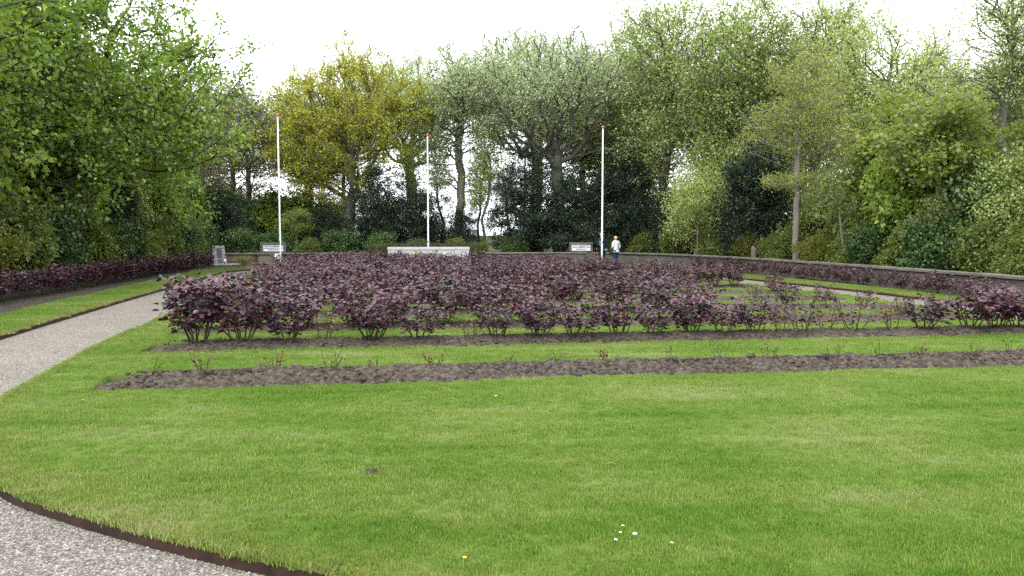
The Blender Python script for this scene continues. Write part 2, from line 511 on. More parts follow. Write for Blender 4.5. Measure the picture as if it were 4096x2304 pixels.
def tubes_mesh(name, chains):
    """chains: list of (points (m,3), radii (m,)) -> one mesh"""
    V, LP, SZ = [], [], []
    nb = 0
    for pts, rad in chains:
        m = len(pts)
        if m < 2: continue
        r0 = rad[0]
        k = 8 if r0 > 0.12 else (6 if r0 > 0.05 else (4 if r0 > 0.018 else 3))
        d = np.gradient(pts, axis=0)
        d /= (np.linalg.norm(d, axis=1, keepdims=True) + 1e-9)
        ref = np.array([0.31, 0.95, 0.05]) if abs(d[0, 2]) > 0.7 else np.array([0, 0, 1.0])
        a = np.cross(d, ref); a /= (np.linalg.norm(a, axis=1, keepdims=True) + 1e-9)
        b = np.cross(d, a)
        t = np.arange(k) * 2 * np.pi / k
        ring = pts[:, None, :] + rad[:, None, None] * (a[:, None, :] * np.cos(t)[None, :, None] + b[:, None, :] * np.sin(t)[None, :, None])
        V.append(ring.reshape(-1, 3))
        i = np.arange(m - 1)[:, None] * k; j = np.arange(k)[None, :]; j2 = (j + 1) % k
        q = np.stack([i + j, i + j2, i + k + j2, i + k + j], axis=-1).reshape(-1, 4) + nb
        LP.append(q.ravel()); SZ.append(np.full(len(q), 4))
        nb += m * k
    return np_mesh(name, np.concatenate(V), np.concatenate(LP), np.concatenate(SZ), smooth=True)

def in_lobes(rng, lobes, n, shell=0.5):
    """random points in a union of ellipsoids (cx,cy,cz,rx,ry,rz)"""
    lb = np.array(lobes, dtype=float)
    vol = lb[:, 3] * lb[:, 4] * lb[:, 5]
    idx = rng.choice(len(lb), n, p=vol / vol.sum())
    d = rng.normal(size=(n, 3)); d /= np.linalg.norm(d, axis=1, keepdims=True)
    r = rng.random(n) ** shell
    return lb[idx, :3] + d * r[:, None] * lb[idx, 3:]

def skeleton(rng, trunk, targets, bf=0.5, seg=0.5, wob=0.07, tip=0.006, pw=2.3, droop=0.0):
    """trunk polyline + greedy balanced spanning of crown targets -> chains with radii"""
    tp = np.asarray(trunk, dtype=float)
    pts = [tp[0]]
    for a, b in zip(tp[:-1], tp[1:]):
        k = max(1, int(np.linalg.norm(b - a) / seg))
        for i in range(1, k + 1): pts.append(a + (b - a) * i / k + rng.normal(size=3) * wob * 0.5)
    cap = 20000
    P = np.zeros((cap, 3)); PL = np.zeros(cap); PR = np.full(cap, -1, dtype=int); D = np.zeros((cap, 3))
    n = len(pts)
    P[:n] = pts
    for i in range(1, n):
        PR[i] = i - 1
        s = P[i] - P[i - 1]
        PL[i] = PL[i - 1] + np.linalg.norm(s); D[i] = s / (np.linalg.norm(s) + 1e-9)
    D[0] = (0, 0, 1)
    first = max(1, int(n * 0.35))
    PL[:n] *= 0.6
    chains = [list(range(n))]
    root = P[n - 1].copy()
    order = np.argsort(np.linalg.norm(targets - root, axis=1))
    tips = []
    for ti in order:
        t = targets[ti]
        vec = t[None, :] - P[first:n]
        dist = np.linalg.norm(vec, axis=1)
        cost = dist + bf * PL[first:n] + 0.6 * np.maximum(0, P[first:n, 2] - t[2]) + 0.25 * dist * (1 - np.sum(vec * D[first:n], axis=1) / (dist + 1e-9))
        j = first + int(np.argmin(cost))
        dd = np.linalg.norm(t - P[j])
        k = max(1, int(dd / seg))
        ctrl = P[j] + D[j] * dd * 0.3 + (t - P[j]) * 0.25 + np.array([0, 0, (0.08 - droop) * dd])
        ch = [j]
        prev = j
        for i in range(1, k + 1):
            s = i / k
            q = (1 - s) ** 2 * P[j] + 2 * s * (1 - s) * ctrl + s * s * t
            if i < k: q = q + rng.normal(size=3) * wob * min(1, dd)
            P[n] = q; PR[n] = prev
            st = q - P[prev]; ln = np.linalg.norm(st) + 1e-9
            PL[n] = PL[prev] + ln; D[n] = st / ln
            ch.append(n); prev = n; n += 1
        chains.append(ch); tips.append(prev)
    acc = np.zeros(n); leafn = np.ones(n, dtype=bool)
    leafn[PR[1:n]] = False
    acc[:n][leafn] = tip ** pw
    for i in range(n - 1, 0, -1):
        acc[PR[i]] += acc[i]
    rad = acc ** (1 / pw)
    out = []
    for ci, ch in enumerate(chains):
        r = rad[ch].copy()
        if ci > 0: r[0] = min(r[0], r[1] * 1.25)
        out.append([P[ch], r])
    return out, P[tips], D[tips]

def rescale_radii(chains, base, tipmin=0.004):
    k = base / chains[0][1][0]
    for c in chains:
        c[1] = np.maximum(c[1] * k, tipmin)
    # flare at the foot
    c0 = chains[0]
    z = c0[0][:, 2] - c0[0][0, 2]
    c0[1] = c0[1] * (1 + 0.55 * np.exp(-z / 0.35))

def twig_chains(rng, tips, dirs, n_per, length, r=0.006, up=0.6):
    out = []
    for t, d in zip(tips, dirs):
        for _ in range(n_per):
            e = d * 0.5 + rng.normal(size=3) * 0.6 + np.array([0, 0, up])
            e /= np.linalg.norm(e)
            ln = length * (0.5 + rng.random())
            s = t - d * rng.random() * length * 0.8
            m = s + e * ln * 0.5 + rng.normal(size=3) * 0.05 * ln
            out.append((np.array([s, m, s + e * ln + rng.normal(size=3) * 0.08 * ln]), np.array([r, r * 0.7, r * 0.35])))
    return out

def crown_leaves(name, rng, tips, dirs, per, sigma, lsize, aspect=0.75, up=0.7, flat=0.6, droop=0.0, tw=None):
    """clumps of leaves round every twig tip"""
    n = len(tips) * per
    ctr = np.repeat(tips, per, axis=0)
    dr = np.repeat(dirs, per, axis=0)
    off = rng.normal(size=(n, 3)) * sigma
    off[:, 2] *= flat
    P = ctr + off - dr * (rng.random(n) * sigma * 1.2)[:, None]
    if tw:
        k = len(tw) * max(1, int(per * 0.35))
        ends = np.array([c[0] for c in tw])
        ii = rng.integers(0, len(tw), k); s = rng.random(k)[:, None]
        Q = ends[ii, 0] * (1 - s) + ends[ii, 2] * s + rng.normal(size=(k, 3)) * lsize * 0.5
        P = np.concatenate([P, Q]); n = len(P)
        ctr = np.concatenate([ctr, ends[ii, 0]])
        clump = np.concatenate([np.repeat(rng.random(len(tips)), per), rng.random(k)])
    else:
        clump = np.repeat(rng.random(len(tips)), per)
    N = rng.normal(size=(n, 3)) * 0.55 + np.array([0, 0, up])
    out = (P - ctr); out /= (np.linalg.norm(out, axis=1, keepdims=True) + 1e-6)
    Td = out * 0.7 + rng.normal(size=(n, 3)) * 0.6 + np.array([0, 0, -droop])
    sz = lsize * (0.6 + 0.8 * rng.random(n))
    rnd = np.clip(0.55 * rng.random(n) + 0.45 * clump, 0, 1)
    return leaves_mesh(name, P, N, Td, sz, sz * aspect, rng, rnd)

def blob_lobes(rng, cx, cy, cz, rx, ry, rz, k=6, f=0.55):
    """uneven crown: one core lobe and k smaller lobes round it"""
    out = [(cx, cy, cz, rx * 0.72, ry * 0.72, rz * 0.78)]
    for i in range(k):
        a = 2 * math.pi * (i + rng.random() * 0.6) / k
        e = rng.uniform(-0.75, 0.85)
        out.append((cx + math.cos(a) * rx * (1 - f * .75) * math.sqrt(1 - e * e * .7), cy + math.sin(a) * ry * (1 - f * .75) * math.sqrt(1 - e * e * .7), cz + e * rz * 0.62,
                    rx * f * rng.uniform(.7, 1), ry * f * rng.uniform(.7, 1), rz * f * rng.uniform(.6, .9)))
    return out

def tree(name, seed, trunk, lobes, n_t, per, sigma, lsize, leaf, bark, base_r, bf=0.5, aspect=0.75, up=0.7, twigs=2, twig_len=0.5,
         shell=0.5, droop=0.0, tdroop=0.0, flat=0.6, seg=0.5, wob=0.07, crown_name='crown', twig_r=0.006):
    """a tree at the origin: Empty > trunk, branches, crown"""
    rng = np.random.default_rng(seed)
    tg = in_lobes(rng, lobes, n_t, shell)
    tg = tg[tg[:, 2] > 0.15]
    chains, tips, dirs = skeleton(rng, trunk, tg, bf, seg, wob, droop=tdroop)
    rescale_radii(chains, base_r)
    tw = twig_chains(rng, tips, dirs, twigs, twig_len, twig_r) if twigs else []
    root = empty(name)
    obj('trunk', tubes_mesh(name + '_trunk', chains[:1]), bark, root)
    if len(chains) > 1:
        tag(obj('branches', tubes_mesh(name + '_branches', chains[1:] + tw), bark, root), kind='stuff')
    if per:
        tag(obj(crown_name, crown_leaves(name + '_leaves', rng, tips, dirs, per, sigma, lsize, aspect, up, flat, droop, tw), leaf, root), kind='stuff')
    return root

def place(src, used, x, y, rz=0.0, s=1.0, label=None, cat='tree', group=None, z=-0.05, sz=None, leaf=None):
    """first use moves the source itself, later uses are copies with shared meshes"""
    if src.name in used: o = copy_tree(src)
    else:
        o = src; used.add(src.name)
    o.location = (x, y, z)
    o.rotation_euler = (0, 0, rz)
    o.scale = (s, s, sz or s)
    tag(o, label, cat, group)
    return o

# ------------------------------------------------------------------ garden outline (garden frame u across, v away)
_vf = np.arange(2.6, 38.71, 0.1)
def _smooth(a, k=9):
    p = np.pad(a, k, mode='edge'); w = np.hanning(2 * k + 1); w /= w.sum()
    return np.convolve(p, w, mode='valid')
_uL = _smooth(np.interp(_vf, [2.6, 3.0, 3.4, 3.79, 4.32, 5.12, 6.0, 7.0, 8.3, 11.6, 15.4, 21, 27, 35.5, 37, 38.0, 38.7],
                        [2.6, 1.35, 0.2, -.57, -1.38, -2.44, -3.12, -3.6, -3.98, -4.42, -4.75, -5.15, -5.5, -6.05, -5.7, -4.9, -3.4]), 5)
_uR = _smooth(np.interp(_vf, [2.6, 3.5, 4.3, 6, 8.3, 17.5, 21, 27, 35, 37, 38.0, 38.7], [5, 7.5, 9, 10.8, 11.6, 11.75, 11.7, 11.2, 10.4, 9.9, 9.0, 7.4]), 5)
def uL(v): return np.interp(v, _vf, _uL)
def uR(v): return np.interp(v, _vf, _uR)

BEDS = [(8.40, 9.30), (11.08, 11.88)] + [(13.2 + 2.2 * i, 13.2 + 2.2 * i + 0.78) for i in range(11)]
END = 0.78
def bed_ends(b):
    vm = (b[0] + b[1]) / 2
    return float(uL(vm)) + END, float(uR(vm)) - END
def warp(u, v):
    return 0.035 * np.asarray(vnoise(u, v * 0 + np.round(v), 1.1, 4)) * 2 + 0.02 * np.asarray(vnoise(u, np.round(v), 3.7, 9))

# ------------------------------------------------------------------ ground sheets
def sheet(name, pts, z, mat, kind='structure'):
    me = bpy.data.meshes.new(name)
    me.from_pydata([(x, y, z) for x, y in pts], [], [list(range(len(pts)))])
    me.update()
    return tag(obj(name, me, mat), kind=kind)

sheet('ground', [(-900, -300), (900, -300), (900, 1800), (-900, 1800)], -0.14, M['ground'])

# outline of the lawn from front left, round the far end, to front right (garden frame)
va = np.arange(7.0, 38.6, 0.25)
outline = [(float(uL(v)), v) for v in va]
outline += [(u, 38.62) for u in np.linspace(float(uL(38.6)) + 0.4, float(uR(38.6)) - 0.4, 24)]
outline += [(float(uR(v)), v) for v in va[::-1]]
outline = np.array(outline)
_t = np.gradient(outline, axis=0); _t /= np.linalg.norm(_t, axis=1, keepdims=True)
_t = np.stack([_smooth(_t[:, 0], 4), _smooth(_t[:, 1], 4)], 1); _t /= np.linalg.norm(_t, axis=1, keepdims=True)
onorm = np.stack([-_t[:, 1], _t[:, 0]], axis=1)
_side = np.clip((outline[:, 0] - (-3)) / 11, 0, 1)
off_path = 1.85 + (1.60 - 1.85) * _side
off_verge = 3.10 + (2.60 - 3.10) * _side
def offset(o):
    p = outline + onorm * (o[:, None] if hasattr(o, '__len__') else o)
    return np.stack([_smooth(p[:, 0], 3), _smooth(p[:, 1], 3)], 1)
gp = offset(off_path + 0.4)
poly = [G(*p)[:2] for p in gp] + [G(20, 7)[:2], (22, -6), (-18, -6), G(-14, 7)[:2]]
sheet('gravel_path', poly, -0.085, M['gravel'])

def strip(name, rings, mat, attrs=None, smooth=False):
    """rings: list of (m,3) world point rows -> quads between them"""
    m = len(rings[0])
    V = np.concatenate(rings)
    LP = []
    for k in range(len(rings) - 1):
        a = np.arange(m - 1) + k * m
        LP.append(np.stack([a, a + 1, a + 1 + m, a + m], 1))
    LP = np.concatenate(LP)
    me = np_mesh(name, V, LP, np.full(len(LP), 4), smooth, attrs)
    return obj(name, me, mat)
def ring(o, z, jit=0.0, seed=0):
    p = offset(o)
    zz = z + (fbm(p[:, 0], p[:, 1], 1.5, seed) * jit if jit else 0) * np.ones(len(p))
    return np.array([G(a, b, c) for (a, b), c in zip(p, zz)])

w_ = off_verge - off_path
rings = [ring(off_path + 0.012, -0.10), ring(off_path + 0.02, -0.012, 0.012), ring(off_path + 0.10, 0.0, 0.02, 2), ring(off_path + w_ * .5, 0.005, 0.03, 5), ring(off_verge - 0.05, 0.0, 0.02, 7), ring(off_verge, -0.08)]
dr = np.concatenate([np.full(len(outline), x) for x in (0.6, 0.9, 0.55, 0.05, 0.1, 0.3)])
ct = np.concatenate([np.full(len(outline), x) for x in (1, 0.3, 0, 0, 0, 1)])
tag(strip('grass_verge', rings, M['lawn'], {'dry': dr, 'cut': ct}), kind='structure')
tag(strip('verge_edging', [ring(off_path - 0.006, -0.11), ring(off_path - 0.006, -0.03, 0.01), ring(off_path + 0.008, -0.03, 0.01)], M['edging']), kind='structure')
rings = [ring(off_verge - 0.08, -0.07), ring(off_verge + 0.15, -0.035, 0.05, 3), ring(off_verge + 0.6, -0.02, 0.08, 4), ring(off_verge + 1.1, -0.01, 0.08, 5), ring(off_verge + 2.6, -0.02, 0.08, 6), ring(off_verge + 5.5, -0.10)]
tag(strip('border_soil', rings, M['border']), kind='structure')

# lawn with recessed beds
vl = list(np.arange(2.6, 8.0, 0.12)) + list(np.arange(8.0, 38.7, 0.3))
for a, b in BEDS:
    vl = [v for v in vl if not (a - 0.1 < v < b + 0.1)]
    vl += [a - 0.10, a - 0.018, a + 0.006, (a + b) / 2, b - 0.006, b + 0.018, b + 0.10]
vl = np.array(sorted(vl))
eo = np.array([0, 0.03, 0.1, 0.25, 0.5, 0.65, 0.745, 0.77])
ncol = 90
LV, LD, LC = [], [], []
for v in vl:
    a, b = float(uL(v)), float(uR(v))
    W = b - a
    k = min(1.0, W / 2.6)
    us = np.concatenate([a + eo * k, np.linspace(a + END * k + 0.25 * k, b - END * k - 0.25 * k, ncol), b - eo[::-1] * k])
    vw = v + warp(us, np.full_like(us, v)) * (v > 8.0)
    edge = np.minimum(us - a, b - us)
    z = 0.02 * fbm(us, np.full_like(us, v), 0.4, 11, 2)
    z = z - 0.03 * np.exp(-edge / 0.05)
    dry = np.interp(v, [5, 8], [0.55, 0.15]) * np.exp(-edge / 0.22)
    cut = np.zeros_like(us)
    for (b0, b1) in BEDS:
        if b0 < v < b1:
            e0, e1 = bed_ends((b0, b1))
            ins = (us > a + 0.76) & (us < b - 0.76)
            z = np.where(ins, -0.14, z); cut = np.where(ins, 1.0, cut)
        elif b0 - 0.12 < v < b1 + 0.12:
            dry = dry + np.where((us > a + .8) & (us < b - .8), 0.12, 0)
    LV.append(np.stack([us * CT - vw * ST, us * ST + vw * CT, z], 1)); LD.append(dry); LC.append(cut)
nc = len(LV[0]); nr = len(LV)
ii = np.arange(nr - 1)[:, None] * nc; jj = np.arange(nc - 1)[None, :]
q = np.stack([ii + jj, ii + jj + 1, ii + nc + jj + 1, ii + nc + jj], -1).reshape(-1, 4)
lawn_me = np_mesh('lawn', np.concatenate(LV), q, np.full(len(q), 4), False, {'dry': np.concatenate(LD), 'cut': np.concatenate(LC)})
tag(obj('lawn', lawn_me, M['lawn']), kind='structure')
# dark cut edge of the lawn towards the path
el = [LV[k][0] for k in range(nr)]; er = [LV[k][-1] for k in range(nr)]
per = np.array(el[::-1] + [LV[0][k] for k in range(1, nc - 1)] + er)
pt = np.gradient(per, axis=0); pt /= np.linalg.norm(pt, axis=1, keepdims=True)
po = np.stack([pt[:, 1], -pt[:, 0], np.zeros(len(pt))], 1)
zb = per.copy()
def pr(o, z): 
    q_ = per + po * o; q_[:, 2] = z; return q_
tag(strip('lawn_edging', [pr(0.022, -0.12), pr(0.016, -0.036), pr(0.002, -0.030), pr(-0.03, -0.04)], M['edging']), kind='structure')

# planted beds: mounded earth
def make_bed(i, b, du, dv, amp):
    rng = np.random.default_rng(100 + i)
    e0, e1 = bed_ends(b)
    u = np.arange(e0 - 0.03, e1 + 0.031, du); v = np.arange(b[0] - 0.05, b[1] + 0.051, dv)
    U, V = np.meshgrid(u, v)
    t = (V - b[0]) / (b[1] - b[0])
    prof = np.interp(t, [-0.06, 0.0, 0.25, 0.6, 0.85, 1.0, 1.06], [-0.075, -0.06, 0.015, 0.085, 0.05, -0.05, -0.075])
    ends = np.clip((U - e0 - .12) / 0.85, 0, 1) * np.clip((e1 - U) / 0.4, 0, 1)
    ends = ends * ends * (3 - 2 * ends)
    far = np.clip((t - 0.35) * 2, 0, 1)
    fl_ = np.clip((U - e0) / .28, 0, 1)
    z = -0.12 + (prof + 0.12) * (1 - far * (1 - ends)) * (0.45 + 0.55 * fl_)
    inner = np.clip(np.minimum(t + .02, 1.02 - t) * 6, 0.15, 1)
    z = z + inner * amp * (0.9 * fbm(U, V, 1.3, i) + 0.9 * fbm(U, V, 6, i + 5) + 1.1 * np.abs(fbm(U, V, 11, i + 9, 2)) + (0.55 * fbm(U, V, 24, i + 2, 1) if du < .03 else 0))
    VW = V + warp(U, np.full_like(U, b[0]))
    P = np.stack([U * CT - VW * ST, U * ST + VW * CT, z], -1).reshape(-1, 3)
    n_, m_ = U.shape
    a = np.arange(n_ - 1)[:, None] * m_; c = np.arange(m_ - 1)[None, :]
    q = np.stack([a + c, a + c + 1, a + m_ + c + 1, a + m_ + c], -1).reshape(-1, 4)
    return tag(obj('soil_bed', np_mesh('soil_bed', P, q, np.full(len(q), 4)), M['soil']), kind='structure')
for i, b in enumerate(BEDS):
    if i == 0: make_bed(i, b, 0.018, 0.018, 0.050)
    elif i < 3: make_bed(i, b, 0.04, 0.04, 0.034)
    else: make_bed(i, b, 0.10, 0.07, 0.03)

def lump_mesh(name, rng, size, flat=0.65, sub=1):
    import bmesh
    bm = bmesh.new()
    bmesh.ops.create_icosphere(bm, subdivisions=sub, radius=size)
    for v in bm.verts:
        v.co *= 1 + rng.uniform(-0.3, 0.3)
        v.co.z *= flat
    me = bpy.data.meshes.new(name); bm.to_mesh(me); bm.free()
    return me
def bed_top(b, u, t): return float(np.interp(t, [0.0, 0.25, 0.6, 0.85, 1.0], [-0.05, 0.015, 0.085, 0.05, -0.05]))
# loose crumbs of earth, joined
rng = np.random.default_rng(5)
crumbs = MB()
base_l = [[(v.co.copy()) for v in lump_mesh('tmp', rng, 1.0, 0.7, 1).vertices] for _ in range(6)]
_tmp = lump_mesh('tmp', rng, 1.0); lump_f = [tuple(p.vertices) for p in _tmp.polygons]
for bi, cnt in ((0, 4200), (1, 1500), (2, 500)):
    b = BEDS[bi]; e0, e1 = bed_ends(b)
    for _ in range(cnt):
        u = rng.uniform(e0 + 0.25, e1 - 0.1); t = rng.uniform(0.02, 0.95)
        s = rng.uniform(0.006, 0.019) * (2.0 if rng.random() < 0.07 else 1)
        v = b[0] + t * (b[1] - b[0])
        x, y, z = G(u, v, bed_top(b, u, t) + 0.012)
        a = rng.uniform(0, 6.28); ca, sa = math.cos(a), math.sin(a)
        crumbs.add([(x + s * (p.x * ca - p.y * sa) * 1.2, y + s * (p.x * sa + p.y * ca), z + s * p.z) for p in base_l[rng.integers(6)]], lump_f)
tag(crumbs.build('soil_crumbs', M['soil']), 'loose crumbs of grey-brown earth on the front rose beds', kind='stuff')

# ------------------------------------------------------------------ grass blades (stuff): tufts scattered by geometry nodes
def tuft_mesh(name, rng, n, rad, h0, h1, w, lean=0.35):
    a = rng.uniform(0, 2 * np.pi, n); r = rad * np.sqrt(rng.random(n))
    P = np.stack([r * np.cos(a), r * np.sin(a), np.full(n, -0.004)], 1)
    h = rng.uniform(h0, h1, n)
    la = rng.uniform(0, 2 * np.pi, n); lm = lean * rng.random(n)
    tipv = P + np.stack([np.cos(la) * lm * h, np.sin(la) * lm * h, h], 1)
    mid = P + np.stack([np.cos(la) * lm * h * .3, np.sin(la) * lm * h * .3, h * .55], 1)
    wa = rng.uniform(0, 2 * np.pi, n); wv = np.stack([np.cos(wa), np.sin(wa), np.zeros(n)], 1) * (w * rng.uniform(.7, 1.3, n))[:, None] / 2
    V = np.stack([P - wv, P + wv, mid + wv * .85, mid - wv * .85, tipv], 1)
    b = (np.arange(n) * 5)[:, None]
    LP = np.concatenate([b + np.array([[0, 1, 2, 3]]), b + np.array([[3, 2, 4]])], 1)
    SZ = np.tile([4, 3], n)
    me = np_mesh(name, V.reshape(-1, 3), LP, SZ, attrs={'rnd': np.repeat(rng.random(n), 5)})
    me.materials.append(M['blade'])
    return me

def scatter_nodes(name, coll):
    g = bpy.data.node_groups.new(name, 'GeometryNodeTree')
    g.interface.new_socket('Geometry', in_out='INPUT', socket_type='NodeSocketGeometry')
    g.interface.new_socket('Geometry', in_out='OUTPUT', socket_type='NodeSocketGeometry')
    N, Lk = g.nodes, g.links
    gi, go = N.new('NodeGroupInput'), N.new('NodeGroupOutput')
    mp = N.new('GeometryNodeMeshToPoints')
    iop = N.new('GeometryNodeInstanceOnPoints')
    ci = N.new('GeometryNodeCollectionInfo')
    ci.inputs['Collection'].default_value = coll
    ci.inputs['Separate Children'].default_value = True
    ci.inputs['Reset Children'].default_value = True
    rv = N.new('FunctionNodeRandomValue'); rv.data_type = 'FLOAT_VECTOR'
    rv.inputs[0].default_value = (-0.08, -0.08, 0); rv.inputs[1].default_value = (0.08, 0.08, 6.283)
    sc = N.new('GeometryNodeInputNamedAttribute'); sc.data_type = 'FLOAT'; sc.inputs[0].default_value = 'size'
    Lk.new(gi.outputs[0], mp.inputs[0])
    Lk.new(mp.outputs[0], iop.inputs['Points'])
    Lk.new(ci.outputs[0], iop.inputs['Instance'])
    iop.inputs['Pick Instance'].default_value = True
    Lk.new(rv.outputs[0], iop.inputs['Rotation'])
    Lk.new(sc.outputs[0], iop.inputs['Scale'])
    Lk.new(iop.outputs[0], go.inputs[0])
    return g

def scatter(name, P, size, dry, sources, mat, label):
    me = bpy.data.meshes.new(name)
    me.vertices.add(len(P)); me.vertices.foreach_set('co', np.asarray(P, np.float32).ravel())
    for k, v in (('size', size), ('dry', dry)):
        a = me.attributes.new(k, 'FLOAT', 'POINT'); a.data.foreach_set('value', np.asarray(v, np.float32))
    me.update()
    coll = bpy.data.collections.new(name + '_sources')
    for s in sources:
        coll.objects.link(bpy.data.objects.new(s.name, s))
    o = obj(name, me, mat)
    md = o.modifiers.new('scatter', 'NODES'); md.node_group = scatter_nodes(name + '_scatter', coll)
    return tag(o, label, kind='stuff')

rng = np.random.default_rng(21)
def frustum_ok(P, m=1.3): return np.abs(P[:, 0]) < P[:, 1] * 0.665 + m
pts_u, pts_v, sizes, drys = [], [], [], []
for v0, v1, sp in ((2.7, 5.5, 0.037), (5.5, 8.6, 0.048), (8.6, 12.5, 0.068), (12.5, 20, 0.11), (20, 38.5, 0.19)):
    nn = int(16.5 * (v1 - v0) / sp ** 2)
    u = rng.uniform(-6.3, 11.9, nn); v = rng.uniform(v0, v1, nn)
    ok = (u > uL(v) + 0.0) & (u < uR(v) - 0.0)
    for b in BEDS:
        vw = v - warp(u, np.full_like(u, b[0]))
        ok &= ~((vw > b[0] - 0.012) & (vw < b[1] + 0.012) & (u > uL(v) + 0.74) & (u < uR(v) - 0.74))
    u, v = u[ok], v[ok]
    pts_u.append(u); pts_v.append(v)
    e = np.minimum(u - uL(v), uR(v) - u)
    drys.append(np.interp(v, [5, 8], [0.55, 0.15]) * np.exp(-e / 0.22))
    sizes.append((0.85 + 0.5 * rng.random(len(u))) * np.interp(v, [3, 6, 12, 25, 38], [0.85, 0.95, 1.2, 1.7, 2.2]))
u = np.concatenate(pts_u); v = np.concatenate(pts_v)
P = np.stack([u * CT - v * ST, u * ST + v * CT, np.zeros_like(u)], 1)
e_ = np.minimum(u - uL(v), uR(v) - u)
P[:, 2] = 0.02 * fbm(u, v, 0.4, 11, 2) - 0.03 * np.exp(-e_ / 0.05)
k = frustum_ok(P)
sz = np.concatenate(sizes) * (1 + 0.3 * fbm(u, v, 1.2, 31)); dd = np.concatenate(drys)
tufts = [tuft_mesh('grass_tuft', rng, 34, 0.045, 0.014, 0.034, 0.0038) for _ in range(4)]
scatter('grass', P[k], sz[k], dd[k], tufts, M['blade'], 'short mown green grass of the lawn')
# longer uncut blades hanging over the lawn edge along the path
n = 3600
v = rng.uniform(2.7, 14, n) ** 1.0
u = uL(v) + np.abs(rng.normal(0, 0.05, n)) - 0.005
P = np.stack([u * CT - v * ST, u * ST + v * CT, np.full(n, -0.02)], 1)
k = frustum_ok(P, 0.8)
longt = [tuft_mesh('edge_tuft', rng, 12, 0.035, 0.02, 0.055, 0.004, 1.4) for _ in range(4)]
scatter('edge_grass', P[k], (0.6 + 0.6 * rng.random(n))[k], (0.7 * rng.random(n) ** 2)[k], longt, M['blade'], 'longer uncut grass along the dark lawn edge')
# verge grass
n = 26000
ix = rng.integers(0, len(outline), n); f = rng.random(n)
o1, o2 = offset(off_path + 0.04)[ix], offset(off_verge)[ix]
pv = o1 + (o2 - o1) * f[:, None] + rng.normal(size=(n, 2)) * 0.07
P = np.stack([pv[:, 0] * CT - pv[:, 1] * ST, pv[:, 0] * ST + pv[:, 1] * CT, np.zeros(n)], 1)
k = frustum_ok(P, 1.0)
scatter('verge_grass', P[k], (1.3 + 0.6 * rng.random(n))[k], (0.6 * np.exp(-f / 0.07))[k], tufts, M['blade'], 'short grass of the verge beside the gravel path')

# loose gravel stones on the near corner of the path
n = 42000
v = rng.uniform(1.8, 5.6, n); u = uL(np.maximum(v, 2.7)) - rng.uniform(0.0, 2.4, n)
P = np.stack([u * CT - v * ST, u * ST + v * CT, np.full(n, -0.084)], 1)
k = frustum_ok(P, 0.6) & (P[:, 1] > 2.6)
def pebble_mat():
    m, nt, out = mat_new('gravel_stone'); T = NT(nt)
    oi = T.n('ShaderNodeObjectInfo')
    c = T.ramp(oi.outputs['Random'], [(0.0, (0.075, 0.066, 0.055)), (0.4, (0.135, 0.123, 0.107)), (0.8, (0.20, 0.187, 0.165)), (1.0, (0.31, 0.30, 0.28))])
    principled(T, out, c, 0.8, 0.25)
    return m
pm = pebble_mat()
pebs = []
for _ in range(5):
    me = lump_mesh('gravel_stone', rng, 0.0068, 0.6, 1); me.materials.append(pm); pebs.append(me)
scatter('gravel', P[k], (0.55 + 0.9 * rng.random(n) ** 2)[k], np.zeros(int(k.sum())), pebs, pm, 'loose pale gravel stones at the corner of the path')

# ------------------------------------------------------------------ garden walls with coping stones
def resample(pts, step):
    pts = np.array(pts, float)
    s = np.concatenate([[0], np.cumsum(np.linalg.norm(np.diff(pts, axis=0), axis=1))])
    n = max(2, int(round(s[-1] / step)) + 1)
    t = np.linspace(0, s[-1], n)
    return np.stack([np.interp(t, s, pts[:, k]) for k in range(2)], 1)

def garden_wall(pts, label, th=0.24, h=0.50, cop=0.95, seed=1, mat=None, smoothn=0):
    rng = np.random.default_rng(seed)
    p = resample(pts, 0.5)
    if smoothn: p = np.stack([_smooth(p[:, 0], smoothn), _smooth(p[:, 1], smoothn)], 1)
    root = empty('garden_wall', (p[0, 0], p[0, 1], 0))
    q = p - p[0]
    t = np.gradient(q, axis=0); t /= np.linalg.norm(t, axis=1, keepdims=True)
    nrm = np.stack([-t[:, 1], t[:, 0]], 1)
    m = len(q)
    a, b = q + nrm * th / 2, q - nrm * th / 2
    V = np.concatenate([np.c_[a, np.full(m, -0.2)], np.c_[a, np.full(m, h)], np.c_[b, np.full(m, h)], np.c_[b, np.full(m, -0.2)]])
    i = np.arange(m - 1)
    F = np.concatenate([np.stack([i + k * m, i + 1 + k * m, i + 1 + (k + 1) * m, i + (k + 1) * m], 1) for k in range(3)])
    F = np.concatenate([F, [[0, m, 2 * m, 3 * m], [m - 1, 4 * m - 1, 3 * m - 1, 2 * m - 1]]])
    me = np_mesh('wall_body', V, F, np.full(len(F), 4))
    uvl = me.uv_layers.new(name='UVMap')
    s = np.concatenate([[0], np.cumsum(np.linalg.norm(np.diff(q, axis=0), axis=1))])
    li = np.empty(len(me.loops), np.int32); me.loops.foreach_get('vertex_index', li)
    uvl.data.foreach_set('uv', np.stack([s[li % m], V[li, 2]], 1).astype(np.float32).ravel())
    obj('wall_body', me, mat or M['wall'], root)
    c = resample(p, cop)
    stones = [MB().box((0, 0, 0), (cop - 0.012, th + rng.uniform(.09, .12), 0.09 + rng.uniform(-.006, .006)), bev=0.014).mesh('coping_stone') for _ in range(5)]
    for k in range(len(c) - 1):
        mid = (c[k] + c[k + 1]) / 2 - p[0]; d = c[k + 1] - c[k]
        o = obj('coping_stone', stones[rng.integers(5)], M['coping'], root)
        o.location = (mid[0] + rng.normal() * .006, mid[1] + rng.normal() * .006, h + 0.046 + rng.normal() * 0.003)
        o.rotation_euler = (rng.normal() * .008, rng.normal() * .006, math.atan2(d[1], d[0]))
        o.scale = (np.linalg.norm(d) / cop, 1, 1)
    return tag(root, label, 'wall')

